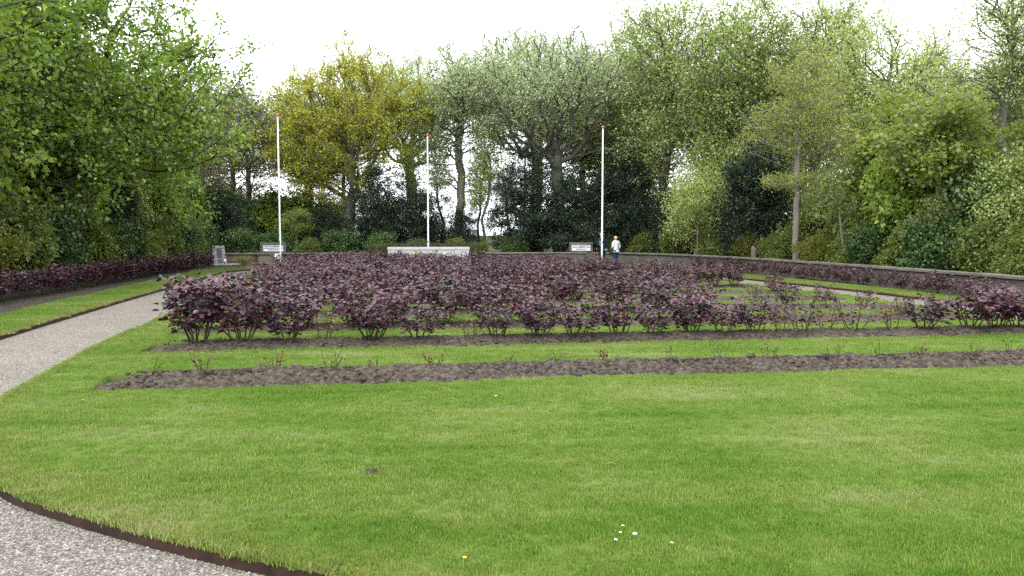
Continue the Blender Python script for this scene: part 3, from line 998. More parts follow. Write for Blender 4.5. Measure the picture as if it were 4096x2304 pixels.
garden_wall([(-11.9, 8), (-12.7, 15), (-13.3, 20), (-14.9, 30), (-16.75, 41.5), (-17.0, 43.1)], 'low garden wall behind the long purple hedge on the left', seed=3)
garden_wall([(-16.85, 43.35), (-14.42, 43.66)], 'short brown rendered wall between the stone monument and the brick pier', seed=4, mat=M['render_panel'])
garden_wall([(-13.12, 43.86), (-8, 44.5), (0, 45.4), (4.4, 45.75)], 'low stone-capped wall running along the far end behind the roses', seed=5)
garden_wall([(4.45, 45.76), (5.6, 45.5), (7.0, 44.5), (8.8, 41.5), (10.2, 37.2), (11.2, 32), (11.85, 27.1), (12.35, 21.5), (12.55, 18.9), (12.75, 14), (12.7, 9)],
            'long curved wall with pale coping along the right side of the garden', seed=6, smoothn=4)

# brick pier in the far wall: courses of thin bricks
def brick_pier():
    root = empty('brick_pier', (-13.77, 43.72, 0), math.atan2(0.13, 1))
    rng = np.random.default_rng(8)
    obj('core', MB().box((0, 0.02, 0.14), (1.22, 0.22, 0.70)).mesh('core'), simple_mat('lime_mortar', (0.085, 0.078, 0.065), 0.95, 0.1), root)
    bm_ = simple_mat('pale_old_brick', (0.21, 0.185, 0.15), 0.9, 0.15, 0.2, 14, 0.2)
    bricks = [MB().box((0, 0, 0), (0.205, 0.10, 0.052), bev=0.006).mesh('brick') for _ in range(1)]
    for r in range(8):
        z = 0.03 + r * 0.066 - 0.03
        off = 0.108 if r % 2 else 0
        for k in range(-3, 3):
            x = k * 0.216 + 0.108 + off - 0.05
            if abs(x) > 0.56: continue
            o = obj('brick', bricks[0], bm_, root)
            o.location = (x + rng.normal() * .003, -0.105 + rng.normal() * .004, z)
            o.rotation_euler = (0, 0, rng.normal() * .012)
    for k in (-1, 1):
        o = obj('coping_stone', MB().box((0, 0, 0), (0.66, 0.42, 0.10), bev=0.014).mesh('coping_stone'), M['coping'], root)
        o.location = (k * 0.335, -0.01, 0.545)
    tag(root, 'pale brick pier in the far wall below the left sign', 'pier')
brick_pier()

# ------------------------------------------------------------------ signs: stone frame with white lettered panel
def text_part(body, size, mat, parent, loc, rot, width=None, depth=0.002, name='lettering'):
    cu = bpy.data.curves.new(name, 'FONT')
    cu.body = body; cu.size = size; cu.align_x = 'CENTER'; cu.align_y = 'CENTER'; cu.extrude = depth; cu.offset = 0.0035; cu.resolution_u = 2
    tmp = bpy.data.objects.new('tmp_text', cu); COL.objects.link(tmp)
    dg = bpy.context.evaluated_depsgraph_get()
    me = bpy.data.meshes.new_from_object(tmp.evaluated_get(dg))
    bpy.data.objects.remove(tmp)
    me.name = name; me.materials.clear()
    if width:
        xs = [v.co.x for v in me.vertices]
        k = width / (max(xs) - min(xs))
        for v in me.vertices: v.co.x *= k
    o = obj(name, me, mat, parent)
    o['kind'] = 'stuff'
    o.location = loc; o.rotation_euler = rot
    return o
def memorial_sign(x, y, rz, label, dirt=False):
    root = empty('memorial_sign', (x, y, 0), rz)
    W, H, zb = 1.42, 0.56, 0.60
    obj('plinth', MB().box((0, 0.05, 0.25), (1.30, 0.16, 0.78), bev=0.01).mesh('plinth'), M['frame_stone'], root)
    for nm, c, s in (('frame_top', (0, 0, zb + H - 0.06), (W, 0.16, 0.13)), ('frame_bottom', (0, 0, zb + 0.035), (W - 0.002, 0.158, 0.07))):
        obj(nm, MB().box(c, s, bev=0.008).mesh(nm), M['frame_stone'], root)
    for sx in (-1, 1):
        obj('frame_side', MB().box((sx * (W / 2 - 0.075), 0, zb + 0.25), (0.148, 0.155, H - 0.20), bev=0.008).mesh('frame_side'), M['frame_stone'], root)
    pn = obj('panel', MB().box((0, 0.0, zb + 0.25), (W - 0.29, 0.09, H - 0.20), bev=0.004).mesh('panel'), M['white_panel'], root)
    for tx, zz, ww in (('RUSTPLAATS VAN 31 ONBEKENDE SOLDATEN', 0.345, 0.98), ('DIE VIELEN BIJ DE GEVECHTEN IN DE DUINEN', 0.245, 1.06), ('IN DE MAAND MEI 1940', 0.145, 0.58)):
        text_part(tx, 0.080, M['ink'], pn, (0, -0.048, zb + zz), (R(90), 0, 0), ww)
    return tag(root, label, 'sign', 'stone framed signs behind the far wall')
memorial_sign(4.12, 46.35, R(2), 'white lettered panel in dark stone frame, left of the man by the flagpole')
memorial_sign(-13.72, 44.55, R(5), 'white lettered panel in grey stone frame above the brick pier, left flagpole beside it')

nb = empty('notice_board', (-13.18, 43.50, 0), R(6))
obj('board', MB().box((0, 0, 0.41), (0.30, 0.02, 0.27), bev=0.004).mesh('board'), M['white_paint'], nb)
obj('post', MB().box((0, 0.025, 0.18), (0.04, 0.03, 0.5)).mesh('post'), M['frame_stone'], nb)
for k in range(3):
    obj('line_of_print', MB().box((0.0, -0.0115, 0.49 - k * .05), (0.22 - .05 * (k == 2), 0.002, 0.009)).mesh('line_of_print'), M['frame_stone'], nb)
tag(nb, 'small white notice against the brick pier at the foot of the left flagpole', 'notice')

# ------------------------------------------------------------------ memorial block
def memorial():
    rz = R(7)
    root = empty('memorial_stone', (-4.52, 42.0, 0), rz)
    rng = np.random.default_rng(2)
    W = 4.42
    xs = [-W / 2, -1.42, -0.53, 0.55, 1.43, W / 2]
    for a, b in zip(xs[:-1], xs[1:]):
        o = obj('cap_block', MB().box(((a + b) / 2, 0, 0.875), (b - a - 0.012, 0.56, 0.145), bev=0.008).mesh('cap_block'), M['granite'], root)
        o.location.y = rng.normal() * .003
    xs = [-W / 2 + .03, -2.04, -1.2, 0.0, 0.42, 1.22, 2.05, W / 2 - .03]
    for r in range(2):
        z0, z1 = (-0.1, 0.36) if r == 0 else (0.364, 0.797)
        for k, (a, b) in enumerate(zip(xs[:-1], xs[1:])):
            sh = 0.22 if r == 0 else 0
            a2 = a + (sh if 0 < k else 0); b2 = b + (sh if k < len(xs) - 2 else 0)
            if b2 - a2 < 0.1: continue
            obj('face_block', MB().box(((a2 + b2) / 2, 0.0, (z0 + z1) / 2), (b2 - a2 - 0.010, 0.50, z1 - z0), bev=0.007).mesh('face_block'), M['granite'], root)
    obj('core', MB().box((0, 0.0, 0.36), (W - .12, 0.44, 0.9)).mesh('core'), M['frame_stone'], root)
    # coloured emblems on the face
    e = obj('emblem', MB().add([(-.16, 0, .15), (.16, 0, .15), (.16, 0, -.08), (0, 0, -.22), (-.16, 0, -.08), (-.16, .02, .15), (.16, .02, .15), (.16, .02, -.08), (0, .02, -.22), (-.16, .02, -.08)],
                              [(4, 3, 2, 1, 0), (0, 1, 6, 5), (1, 2, 7, 6), (2, 3, 8, 7), (3, 4, 9, 8), (4, 0, 5, 9)]).mesh('emblem'), M['yellow_plaque'], root)
    e.location = (-0.66, -0.285, 0.52); e['label'] = 'pale yellow shield emblem'
    obj('red_band', MB().box((0, -.006, -.02), (.30, .01, .07)).mesh('red_band'), M['red_mark'], e)
    d = obj('emblem', MB().lathe([(0.15, 0), (0.15, .02), (0.135, .028)], 24).mesh('emblem'), M['cream'], root)
    d.rotation_euler = (R(90), 0, 0); d.location = (0.88, -0.262, 0.50); d['label'] = 'round white emblem with slate blue mark'
    ringm = MB().tube([(0.06 * math.cos(a), 0.06 * math.sin(a), 0.03) for a in np.linspace(0.6, 6.0, 14)], 0.014, 6)
    obj('ring_mark', ringm.mesh('ring_mark'), M['blue_mark'], d)
    tag(root, 'long pale granite memorial block behind the far end of the roses', 'memorial')
memorial()

# clipped hedge behind the memorial with a rounded bush at each end
def clipped_hedge():
    root = empty('clipped_hedge', (-4.75, 43.75, 0), R(7))
    rng = np.random.default_rng(14)
    n = 15000
    P = np.empty((0, 3)); Nn = np.empty((0, 3))
    face = rng.random(n)
    x = rng.uniform(-3.0, 3.0, n); y = rng.uniform(-0.35, 0.35, n); z = rng.uniform(0.0, 1.06, n)
    top = face < 0.35; front = (face >= 0.35) & (face < 0.75)
    z = np.where(top, 1.06, z); y = np.where(front, -0.35, np.where(~top, 0.35, y))
    P = np.stack([x, y, z], 1) + rng.normal(size=(n, 3)) * 0.028
    Nn = np.stack([np.zeros(n), np.where(front, -1, np.where(top, 0, 1)), np.where(top, 1, 0.2)], 1) + rng.normal(size=(n, 3)) * .5
    Td = rng.normal(size=(n, 3)) + Nn * .6
    obj('foliage', leaves_mesh('hedge_leaves', P, Nn, Td, np.full(n, .06), np.full(n, .035), rng), L['hedge'], root)
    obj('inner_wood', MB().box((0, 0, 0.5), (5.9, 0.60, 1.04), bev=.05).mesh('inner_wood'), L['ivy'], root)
    tag(root, 'low clipped olive-green hedge right behind the granite memorial block', 'hedge')
    for sx, lab in ((-1, 'rounded clipped bush at the left end of the memorial hedge'), (1, 'rounded clipped bush at the right end of the memorial hedge')):
        cx, cy = -4.75 + sx * 2.75 * math.cos(R(7)), 43.25 + sx * 2.75 * math.sin(R(7))
        r2 = empty('clipped_bush', (cx, cy, 0))
        n = 5200
        d = rng.normal(size=(n, 3)); d /= np.linalg.norm(d, axis=1, keepdims=True)
        d[:, 2] = np.abs(d[:, 2]) if False else d[:, 2]
        sup = np.sign(d) * np.abs(d) ** 0.75
        P = sup * np.array([0.44, 0.42, 0.56]) + np.array([0, 0, 0.52]) + rng.normal(size=(n, 3)) * .025
        ok = P[:, 2] > -0.05; P = P[ok]; dn = d[ok]
        obj('foliage', leaves_mesh('bush_leaves', P, dn + rng.normal(size=P.shape) * .5, rng.normal(size=P.shape) + dn * .6, np.full(len(P), .06), np.full(len(P), .036), rng), L['hedge'], r2)
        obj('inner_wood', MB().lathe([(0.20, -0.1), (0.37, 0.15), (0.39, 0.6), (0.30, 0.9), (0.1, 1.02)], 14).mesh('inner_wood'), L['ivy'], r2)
        tag(r2, lab, 'bush', 'clipped bushes beside the memorial')
clipped_hedge()

# ------------------------------------------------------------------ leaning rubble stone monument at the far left
def monument():
    rz = R(44)
    root = empty('stone_monument', (-16.05, 42.4, 0), rz)
    rng = np.random.default_rng(6)
    lean = 0.32
    rows = 6; h = 1.02 / rows
    for r in range(rows):
        z0 = r * h
        n = 3
        edges = np.linspace(-0.36, 0.36, n + 1); edges[1:-1] += rng.normal(0, 0.05, n - 1)
        for a, b in zip(edges[:-1], edges[1:]):
            dpt = 0.52 - lean * (z0 + h / 2)
            m = MB().box((0, 0, 0), (b - a - .008, dpt, h - .008), bev=0.022).mesh('stone')
            for v in m.vertices: v.co += Vector(rng.normal(0, .006, 3))
            o = obj('stone', m, M['rubble'], root)
            o.location = ((a + b) / 2, lean * (z0 + h / 2) / 2 + rng.normal() * .012 + 0.06, z0 + h / 2)
    ang = -math.atan(lean)
    pl = obj('plaque', MB().box((0, 0, 0), (0.25, 0.03, 0.52), bev=.006).mesh('plaque'), M['bronze'], root)
    pl.location = (0.02, -0.015, 0.64); pl.rotation_euler = (ang, 0, 0)
    rl = obj('relief', MB().lathe([(0.055, 0), (0.05, .012), (0.02, .018)], 12).mesh('relief', True), M['bronze_relief'], pl)
    rl.location = (0, -0.014, 0.13); rl.rotation_euler = (R(90), 0, 0); rl.scale = (1, 1.45, 1)
    p2 = obj('plaque', MB().box((0, 0, 0), (0.25, 0.03, 0.20), bev=.006).mesh('plaque'), M['bronze'], root)
    p2.location = (0.04, -0.155, 0.20); p2.rotation_euler = (ang, 0, 0)
    p2['label'] = 'small lower dark plaque'
    obj('inset', MB().box((0, -.016, .01), (0.18, 0.01, 0.12)).mesh('inset'), M['bronze_relief'], p2)
    slab = obj('base_slab', MB().box((0.25, -0.05, -0.02), (1.5, 0.9, 0.07), bev=0.015).mesh('base_slab'), M['rubble'], root)
    tag(root, 'leaning grey rubble stone monument with dark plaques at end of left hedge', 'monument')
    fl = empty('ground_light', (-15.55, 41.9, 0.02))
    obj('lamp_head', MB().lathe([(0.01, 0.0), (0.075, 0.03), (0.08, 0.09), (0.05, 0.13), (0.01, 0.14)], 14, (0, 0, 0.12)).mesh('lamp_head', True), M['white_paint'], fl)
    obj('stem', MB().lathe([(0.02, 0), (0.015, 0.13)], 8).mesh('stem'), M['frame_stone'], fl)
    tag(fl, 'small round white light at the foot of the stone monument', 'light')
monument()

sp = empty('stone_post', (11.15, 35.8, 0))
obj('shaft', MB().box((0, 0, 0.45), (0.17, 0.16, 1.15), taper=0.85, bev=.02).mesh('shaft'), M['coping'], sp)
obj('rounded_top', MB().lathe([(0.085, 0), (0.085, 0.03), (0.06, 0.07), (0.01, 0.09)], 10, (0, 0, 1.0)).mesh('rounded_top', True), M['coping'], sp)
tag(sp, 'short pale stone post just behind the curved right wall', 'post')

# ------------------------------------------------------------------ flagpoles
def flagpole(x, y, h, label):
    root = empty('flagpole', (x, y, 0))
    obj('pole', MB().lathe([(0.045, -0.1), (0.043, 1.0), (0.037, h * .6), (0.028, h)], 14).mesh('pole', True), M['white_paint'], root)
    obj('base_collar', MB().lathe([(0.085, -0.05), (0.085, 0.05), (0.06, 0.09)], 14).mesh('base_collar', True), M['white_paint'], root)
    b = obj('finial', MB().lathe([(0.012, 0.0), (0.045, .012), (0.066, .045), (0.068, .07), (0.055, .105), (0.03, .13), (0.018, .14)], 16, (0, 0, h)).mesh('finial', True), M['red_ball'], root)
    obj('finial_tip', MB().lathe([(0.018, .135), (0.022, .15), (0.008, .175)], 10, (0, 0, h)).mesh('finial_tip', True), M['red_ball'], b)
    obj('cleat', MB().box((0.0, -0.062, 1.25), (0.03, 0.03, 0.14), bev=.008).mesh('cleat'), M['frame_stone'], root)
    obj('halyard', MB().tube([(0.02, -0.075, 1.25), (0.03, -0.066, h * .5), (0.012, -0.045, h - .05)], 0.004, 5).mesh('halyard'), M['white_paint'], root)
    tag(root, label, 'flagpole', 'white flagpoles with orange-red balls')
flagpole(-10.62, 35.5, 6.95, 'white flagpole with red ball, left one before the golden oak')
flagpole(-4.62, 42.75, 6.98, 'white flagpole with red ball rising behind the granite memorial')
flagpole(4.47, 38.5, 6.82, 'white flagpole with red ball in front of the man in navy')

# ------------------------------------------------------------------ people
def skin_body(name, joints, bones, mat, parent, levels=2):
    """joints {name: (x,y,z,rx,ry)}; continuous skin surface"""
    keys = list(joints); ix = {k: i for i, k in enumerate(keys)}
    me = bpy.data.meshes.new(name)
    me.from_pydata([joints[k][:3] for k in keys], [(ix[a], ix[b]) for a, b in bones], [])
    o = obj(name, me, None, parent)
    md = o.modifiers.new('skin', 'SKIN'); md.use_smooth_shade = True
    sv = me.skin_vertices[0].data if me.skin_vertices else None
    if sv is None:
        me.skin_vertices  # created with the modifier
        import bmesh
        bm = bmesh.new(); bm.from_mesh(me); bm.verts.layers.skin.verify(); bm.to_mesh(me); bm.free()
        sv = me.skin_vertices[0].data
    for k in keys:
        j = joints[k]; sv[ix[k]].radius = (j[3], j[4])
    sv[0].use_root = True
    sub = o.modifiers.new('sub', 'SUBSURF'); sub.levels = levels; sub.render_levels = levels
    dg = bpy.context.evaluated_depsgraph_get()
    m2 = bpy.data.meshes.new_from_object(o.evaluated_get(dg))
    m2.name = name
    o.modifiers.clear(); o.data = m2
    m2.materials.clear(); m2.materials.append(mat)
    for p in m2.polygons: p.use_smooth = True
    return o

SKIN = simple_mat('skin', (0.42, 0.24, 0.17), 0.55, 0.3, 0.05, 6)
def person(x, y, rz, H, jacket, trousers, hair, shoe, build, label, extra, jl=0.80, stoop=0.0, bend=0.5):
    s = H / 1.75
    root = empty('person', (x, y, -0.085), rz)
    wv = build
    def P(a, b, c, r1, r2): return (a * s, b * s, c * s, r1 * s, r2 * s)
    # local +Y is forward; stoop leans the chest and head forward
    st = stoop
    J = {
        'pelvis': P(0, 0, 0.95, .15 * wv, .12), 'waist': P(0, 0.01, 1.10, .135 * wv, .105), 'chest': P(0, .02 + st * .4, 1.30, .155 * wv, .115), 'neckb': P(0, .01 + st, 1.45, .075, .07),
        'neck': P(0, .02 + st * 1.2, 1.52, .055, .058), 'headl': P(0, .045 + st * 1.5, 1.585, .072, .082), 'headm': P(0, .035 + st * 1.5, 1.655, .082, .098), 'headt': P(0, .025 + st * 1.5, 1.715, .06, .07),
        'nose': P(0, .145 + st * 1.5, 1.625, .015, .014)}
    B = [('pelvis', 'waist'), ('waist', 'chest'), ('chest', 'neckb'), ('neckb', 'neck'), ('neck', 'headl'), ('headl', 'headm'), ('headm', 'headt'), ('headl', 'nose')]
    for sd, q in ((-1, 'l'), (1, 'r')):
        J['hip' + q] = P(sd * .095, 0, .88, .095 * wv, .10); J['knee' + q] = P(sd * .10, .015, .50, .06, .064); J['ank' + q] = P(sd * .10, -.01, .09, .04, .045); J['toe' + q] = P(sd * .125, .14, .035, .04, .03)
        J['sh' + q] = P(sd * .185 * wv, st * .8, 1.40, .06, .06); J['elb' + q] = P(sd * .245 * wv, -.03 + st * .5, 1.12, .045, .045)
        f = bend if q == 'l' else bend * 0.4
        J['wr' + q] = P(sd * (.235 - .10 * f) * wv, .06 + .22 * f + st * .5, .90 + .22 * f, .028, .03)
        J['palm' + q] = P(sd * (.225 - .12 * f) * wv, .09 + .28 * f + st * .5, .83 + .26 * f, .022, .04)
        B += [('pelvis', 'hip' + q), ('hip' + q, 'knee' + q), ('knee' + q, 'ank' + q), ('ank' + q, 'toe' + q), ('neckb', 'sh' + q), ('sh' + q, 'elb' + q), ('elb' + q, 'wr' + q), ('wr' + q, 'palm' + q)]
        px_, py_, pz_ = J['palm' + q][:3]
        for k in range(4):
            ln = (.075, .085, .08, .062)[k]
            dx = (-.027 + .018 * k) * s
            a, b, c = 'f%d%s' % (k, q), 'g%d%s' % (k, q), None
            J[a] = (px_ + sd * .004, py_ + dx, pz_ - .05 * s, .009 * s, .009 * s); J[b] = (px_ - sd * .012 * s, py_ + dx + .012 * s, pz_ - (.05 + ln * .8) * s, .007 * s, .007 * s)
            B += [('palm' + q, a), (a, b)]
        J['th' + q] = (px_ - sd * .02 * s, py_ + .045 * s, pz_ - .03 * s, .010 * s, .010 * s)
        B += [('palm' + q, 'th' + q)]
    skin_body('body', J, B, SKIN, root)
    # jacket
    K = {k: v for k, v in J.items() if k in ('waist', 'chest', 'neckb')}
    g = 1.16
    jz = jl
    JJ = {'waist': J['waist'], 'chest': J['chest'], 'neckb': J['neckb'], 'hem': P(0, 0.0, jz + .10, .19 * wv, .15), 'hem2': P(0, 0.0, jz, .20 * wv, .155)}
    JJ = {k: (v[0], v[1], v[2], v[3] * g + .012, v[4] * g + .02) for k, v in JJ.items()}
    JB = [('waist', 'chest'), ('chest', 'neckb'), ('waist', 'hem'), ('hem', 'hem2')]
    for q in 'lr':
        for k in ('sh', 'elb', 'wr'):
            v = J[k + q]; JJ[k + q] = (v[0], v[1], v[2], v[3] * 1.18 + .014, v[4] * 1.18 + .014)
        JB += [('neckb', 'sh' + q), ('sh' + q, 'elb' + q), ('elb' + q, 'wr' + q)]
    skin_body('jacket', JJ, JB, jacket, root)
    T_ = {'pelvis': (J['pelvis'][0], J['pelvis'][1], J['pelvis'][2] - .02, J['pelvis'][3] * 1.07, J['pelvis'][4] * 1.12)}
    TB = []
    for q in 'lr':
        for k, e in (('hip', 1.12), ('knee', 1.3), ('ank', 1.5)):
            v = J[k + q]; T_[k + q] = (v[0], v[1], v[2], v[3] * e, v[4] * e)
        TB += [('pelvis', 'hip' + q), ('hip' + q, 'knee' + q), ('knee' + q, 'ank' + q)]
    skin_body('trousers', T_, TB, trousers, root)
    for q in 'lr':
        a, t_ = J['ank' + q], J['toe' + q]
        m = MB().box((0, 0, 0), (.095 * s, .27 * s, .075 * s), bev=.03)
        o = obj('shoe', m.mesh('shoe', True), shoe, root); o.location = (t_[0], t_[1] - .085 * s, .036 * s)
    # hair: cap over back and crown of the head
    hm, hr = J['headm'], J['headt']
    hv, hf = [], []
    nlat, nlon = 9, 18
    rng = np.random.default_rng(int(H * 1000))
    for i in range(nlat + 1):
        th = math.pi * i / nlat * (0.66)
        for k in range(nlon):
            a = 2 * math.pi * k / nlon
            front = max(0, math.sin(a))
            thk = th * (1 - .42 * front)
            rr = 1 + rng.normal() * .022
            hv.append((hm[0] + .098 * s * rr * math.sin(thk) * math.cos(a) * 1.0, hm[1] - .008 * s + .114 * s * rr * math.sin(thk) * math.sin(a), hm[2] + .0 * s + .105 * s * rr * math.cos(thk)))
    for i in range(nlat):
        for k in range(nlon):
            k2 = (k + 1) % nlon
            hf.append((i * nlon + k, i * nlon + k2, (i + 1) * nlon + k2, (i + 1) * nlon + k))
    obj('hair', MB().add(hv, hf).mesh('hair', True), hair, root)
    for sd in (-1, 1):
        obj('ear', MB().lathe([(0.004, -.03), (0.013, -.012), (0.015, .012), (0.005, .03)], 8, (sd * .088 * s, hm[1] + .005, hm[2] - .02 * s)).mesh('ear', True), SKIN, root)
    extra(root, s, J)
    tag(root, label, 'person', 'visitors standing at the far wall')
    return root

NAVY = simple_mat('navy_cloth', (0.012, 0.015, 0.036), 0.85, 0.15, 0.1, 5)
DARK = simple_mat('charcoal_cloth', (0.014, 0.017, 0.022), 0.9, 0.1, 0.1, 5)
WHITEJ = simple_mat('white_jacket_cloth', (0.50, 0.54, 0.55), 0.8, 0.2, 0.04, 5)
JEANS = simple_mat('blue_denim', (0.028, 0.050, 0.085), 0.9, 0.1, 0.15, 9)
GREYH = simple_mat('grey_hair', (0.30, 0.29, 0.25), 0.7, 0.2, 0.15, 40)
BLOND = simple_mat('blond_hair', (0.46, 0.33, 0.19), 0.7, 0.25, 0.15, 40)
SHOE = simple_mat('dark_shoe', (0.02, 0.018, 0.016), 0.6, 0.3)
STRAP = simple_mat('grey_strap', (0.11, 0.12, 0.14), 0.7, 0.2)
TEAL = simple_mat('teal_pouch', (0.09, 0.34, 0.24), 0.6, 0.25)
def man_extra(root, s, J):
    pts = [(-.17 * s, -.10 * s + .05, 1.33 * s), (-.195 * s, -.115 * s, 1.24 * s), (-.20 * s, -.10 * s, 1.14 * s), (-.165 * s, -.12 * s, 1.09 * s)]
    obj('bag_strap', MB().tube(pts, 0.016, 6).mesh('bag_strap', True), WHITEJ, root)
    o = obj('pouch', MB().box((.11 * s, -.19 * s, .875 * s), (.13, .05, .08), bev=.015).mesh('pouch'), TEAL, root)
def woman_extra(root, s, J):
    pts = [(.13 * s, -.03 * s, 1.46 * s), (.14 * s, -.155 * s, 1.36 * s), (.06 * s, -.178 * s, 1.2 * s), (-.05 * s, -.185 * s, 1.06 * s), (-.17 * s, -.15 * s, .93 * s), (-.22 * s, -.02, .88 * s)]
    obj('bag_strap', MB().tube(pts, 0.010, 6).mesh('bag_strap', True), STRAP, root)
    obj('bag', MB().box((-.25 * s, .06 * s, .80 * s), (.09, .22, .17), bev=.025).mesh('bag', True), SHOE, root)
person(4.78, 41.0, R(22), 1.80, NAVY, DARK, GREYH, SHOE, 1.12, 'grey-haired person in navy jacket standing behind the flagpole, seen from behind', man_extra, jl=0.80, stoop=0.03, bend=0.5)
person(5.50, 41.0, R(28), 1.62, WHITEJ, JEANS, BLOND, SHOE, 1.0, 'blond person in white jacket and jeans with a dark crossbody strap', woman_extra, jl=0.80, bend=0.9)

# ------------------------------------------------------------------ rose bushes
def rose_parts(seed, h, w, ncane, nleaf, lsize, low=0.3, dense=1.0):
    rng = np.random.default_rng(seed)
    canes, shoots = [], []
    LPt, LDr = [], []
    for c in range(ncane):
        a = 2 * math.pi * (c + rng.uniform(-.3, .3)) / ncane
        b = np.array([math.cos(a), math.sin(a), 0]) * rng.uniform(.02, .09)
        b[2] = -0.04
        hh = h * rng.uniform(.72, 1.04)
        e = np.array([math.cos(a) * w * .5 * rng.uniform(.45, .95), math.sin(a) * w * .5 * rng.uniform(.45, .95), hh])
        m = b * .5 + e * .5 + np.array([math.cos(a), math.sin(a), -.15]) * w * .07 + rng.normal(size=3) * .02
        t = np.linspace(0, 1, 7)[:, None]
        p = (1 - t) ** 2 * b + 2 * t * (1 - t) * m + t * t * e + rng.normal(size=(7, 3)) * .008
        canes.append((p, np.linspace(.0085, .0035, 7) * (0.8 + h)))
        LPt.append((p[2:], 1.0))
        for k in range(rng.integers(3, 6)):
            j = rng.integers(2, 6)
            d = rng.normal(size=3) * np.array([1, 1, .5]); d[2] = abs(d[2]) * .8 + .25
            d[:2] += np.array([math.cos(a), math.sin(a)]) * .4
            d /= np.linalg.norm(d)
            ln = h * rng.uniform(.18, .42)
            q = p[j] + d * ln * np.linspace(0, 1, 4)[:, None] + np.array([0, 0, .03]) * np.linspace(0, 1, 4)[:, None] ** 2
            q[:, 2] = np.minimum(q[:, 2], h * 1.12)
            shoots.append((q, np.linspace(.0045, .002, 4)))
            LPt.append((q, 1.6))
    segs, wts = [], []
    for p, wt in LPt:
        for i in range(len(p) - 1):
            segs.append((p[i], p[i + 1])); zz = (p[i, 2] + p[i + 1, 2]) / 2 / h
            wts.append(wt * np.clip((zz - low * .2) / .24, 0.06, 1.0) * np.linalg.norm(p[i + 1] - p[i]))
    wts = np.array(wts); wts /= wts.sum()
    n = nleaf
    ii = rng.choice(len(segs), n, p=wts); s = rng.random(n)[:, None]
    A = np.array([x[0] for x in segs])[ii]; Bp = np.array([x[1] for x in segs])[ii]
    ang = rng.uniform(0, 2 * np.pi, n)
    Td = np.stack([np.cos(ang), np.sin(ang), rng.uniform(-.45, .35, n)], 1)
    P = A * (1 - s) + Bp * s + Td * (rng.random(n) * .10)[:, None]
    P[:, 2] = np.maximum(P[:, 2], 0.05)
    N = rng.normal(size=(n, 3)) * .38 + np.array([0, 0, 1.0]) + Td * .15
    sz = lsize * rng.uniform(.6, 1.25, n)
    hgt = P[:, 2] / h
    rnd = np.clip(rng.random(n) ** 1.15 * .84 + np.where(hgt > .85, .10, 0) * rng.random(n) + .10 * (rng.random(n) < .10), 0, 1)
    return canes, shoots, leaves_mesh('rose_leaves', P, N, Td, sz, sz * .82, rng, rnd, rounded=True, fold=.12)

def rose_bush(seed, h, w, ncane, nleaf, lsize, leaf='rose', low=.3, single=False):
    canes, shoots, lm = rose_parts(seed, h, w, ncane, nleaf, lsize, low)
    root = empty('rose_bush')
    if single:
        for c in canes: obj('cane', tubes_mesh('cane', [c]), M['cane'], root)
        tag(obj('side_shoots', tubes_mesh('side_shoots', shoots), M['cane'], root), kind='stuff')
    else:
        tag(obj('canes', tubes_mesh('canes', canes + shoots), M['cane'], root), kind='stuff')
    tag(obj('foliage', lm, L[leaf], root), kind='stuff')
    return root

ORD = ['first', 'second', 'third', 'fourth', 'fifth', 'sixth', 'seventh', 'eighth', 'ninth', 'tenth', 'eleventh', 'twelfth', 'thirteenth', 'fourteenth', 'fifteenth',
       'sixteenth', 'seventeenth', 'eighteenth', 'nineteenth', 'twentieth', 'twenty-first', 'twenty-second', 'twenty-third', 'twenty-fourth', 'twenty-fifth', 'twenty-sixth', 'twenty-seventh', 'twenty-eighth', 'twenty-ninth', 'thirtieth', 'thirty-first', 'thirty-second', 'thirty-third', 'thirty-fourth', 'thirty-fifth', 'thirty-sixth']
used = set()
big = [rose_bush(200 + k, .68, .86, 8, 640, .068) for k in range(5)]
mid = [rose_bush(220 + k, .58, .74, 7, 400, .066) for k in range(5)]
thin = [rose_bush(240 + k, .48, .70, 5, 170, .062, low=.35) for k in range(4)]
bigf = [rose_bush(260 + k, .68, .86, 9, 780, .070, single=True) for k in range(3)]
midf = [rose_bush(270 + k, .57, .72, 7, 430, .066, single=True) for k in range(4)]
thinf = [rose_bush(280 + k, .48, .66, 5, 160, .060, low=.3, single=True) for k in range(3)]
redf = [rose_bush(290 + k, .40, .46, 4, 75, .050, leaf='rose_red', low=.25, single=True) for k in range(2)]
for i, o in enumerate(big + mid + thin + bigf + midf + thinf + redf): o.name = 'rose_bush'

rng = np.random.default_rng(41)
# front bushy row: bush by bush
row2 = [(-2.95, bigf, 1.14, 'tall dense purple rose bush at the path end of the front bushy row'), (-2.31, bigf, 1.16, None), (-1.68, bigf, .92, None), (-1.15, redf, 1.0, 'small reddish rose bush low between dense purple neighbours near the path end'),
        (-0.45, bigf, 1.02, None), (0.22, midf, .98, None), (.98, redf, .7, 'tiny reddish rose seedling in the gap of the front bushy row'), (1.42, midf, .92, None), (2.04, bigf, .86, None), (2.62, midf, 1.05, None), (3.29, midf, 1.02, None),
        (3.88, midf, .84, None), (4.45, bigf, .86, None), (4.98, midf, .92, None), (5.51, midf, .94, None), (5.93, redf, .82, 'small rust-red rose bush right of the dense part of the front row'), (6.27, thinf, 1.1, None),
        (6.73, redf, .95, 'low rust-red rose bush with few leaves towards the right of the front row'), (7.21, thinf, 1.05, None), (7.86, redf, 1.08, 'red-tinged rose bush standing between two sparse ones at right of front row'), (8.47, midf, 1.08, None), (9.28, midf, 1.12, None), (9.75, bigf, 1.0, None), (10.2, midf, 1.05, None)]
b = BEDS[1]
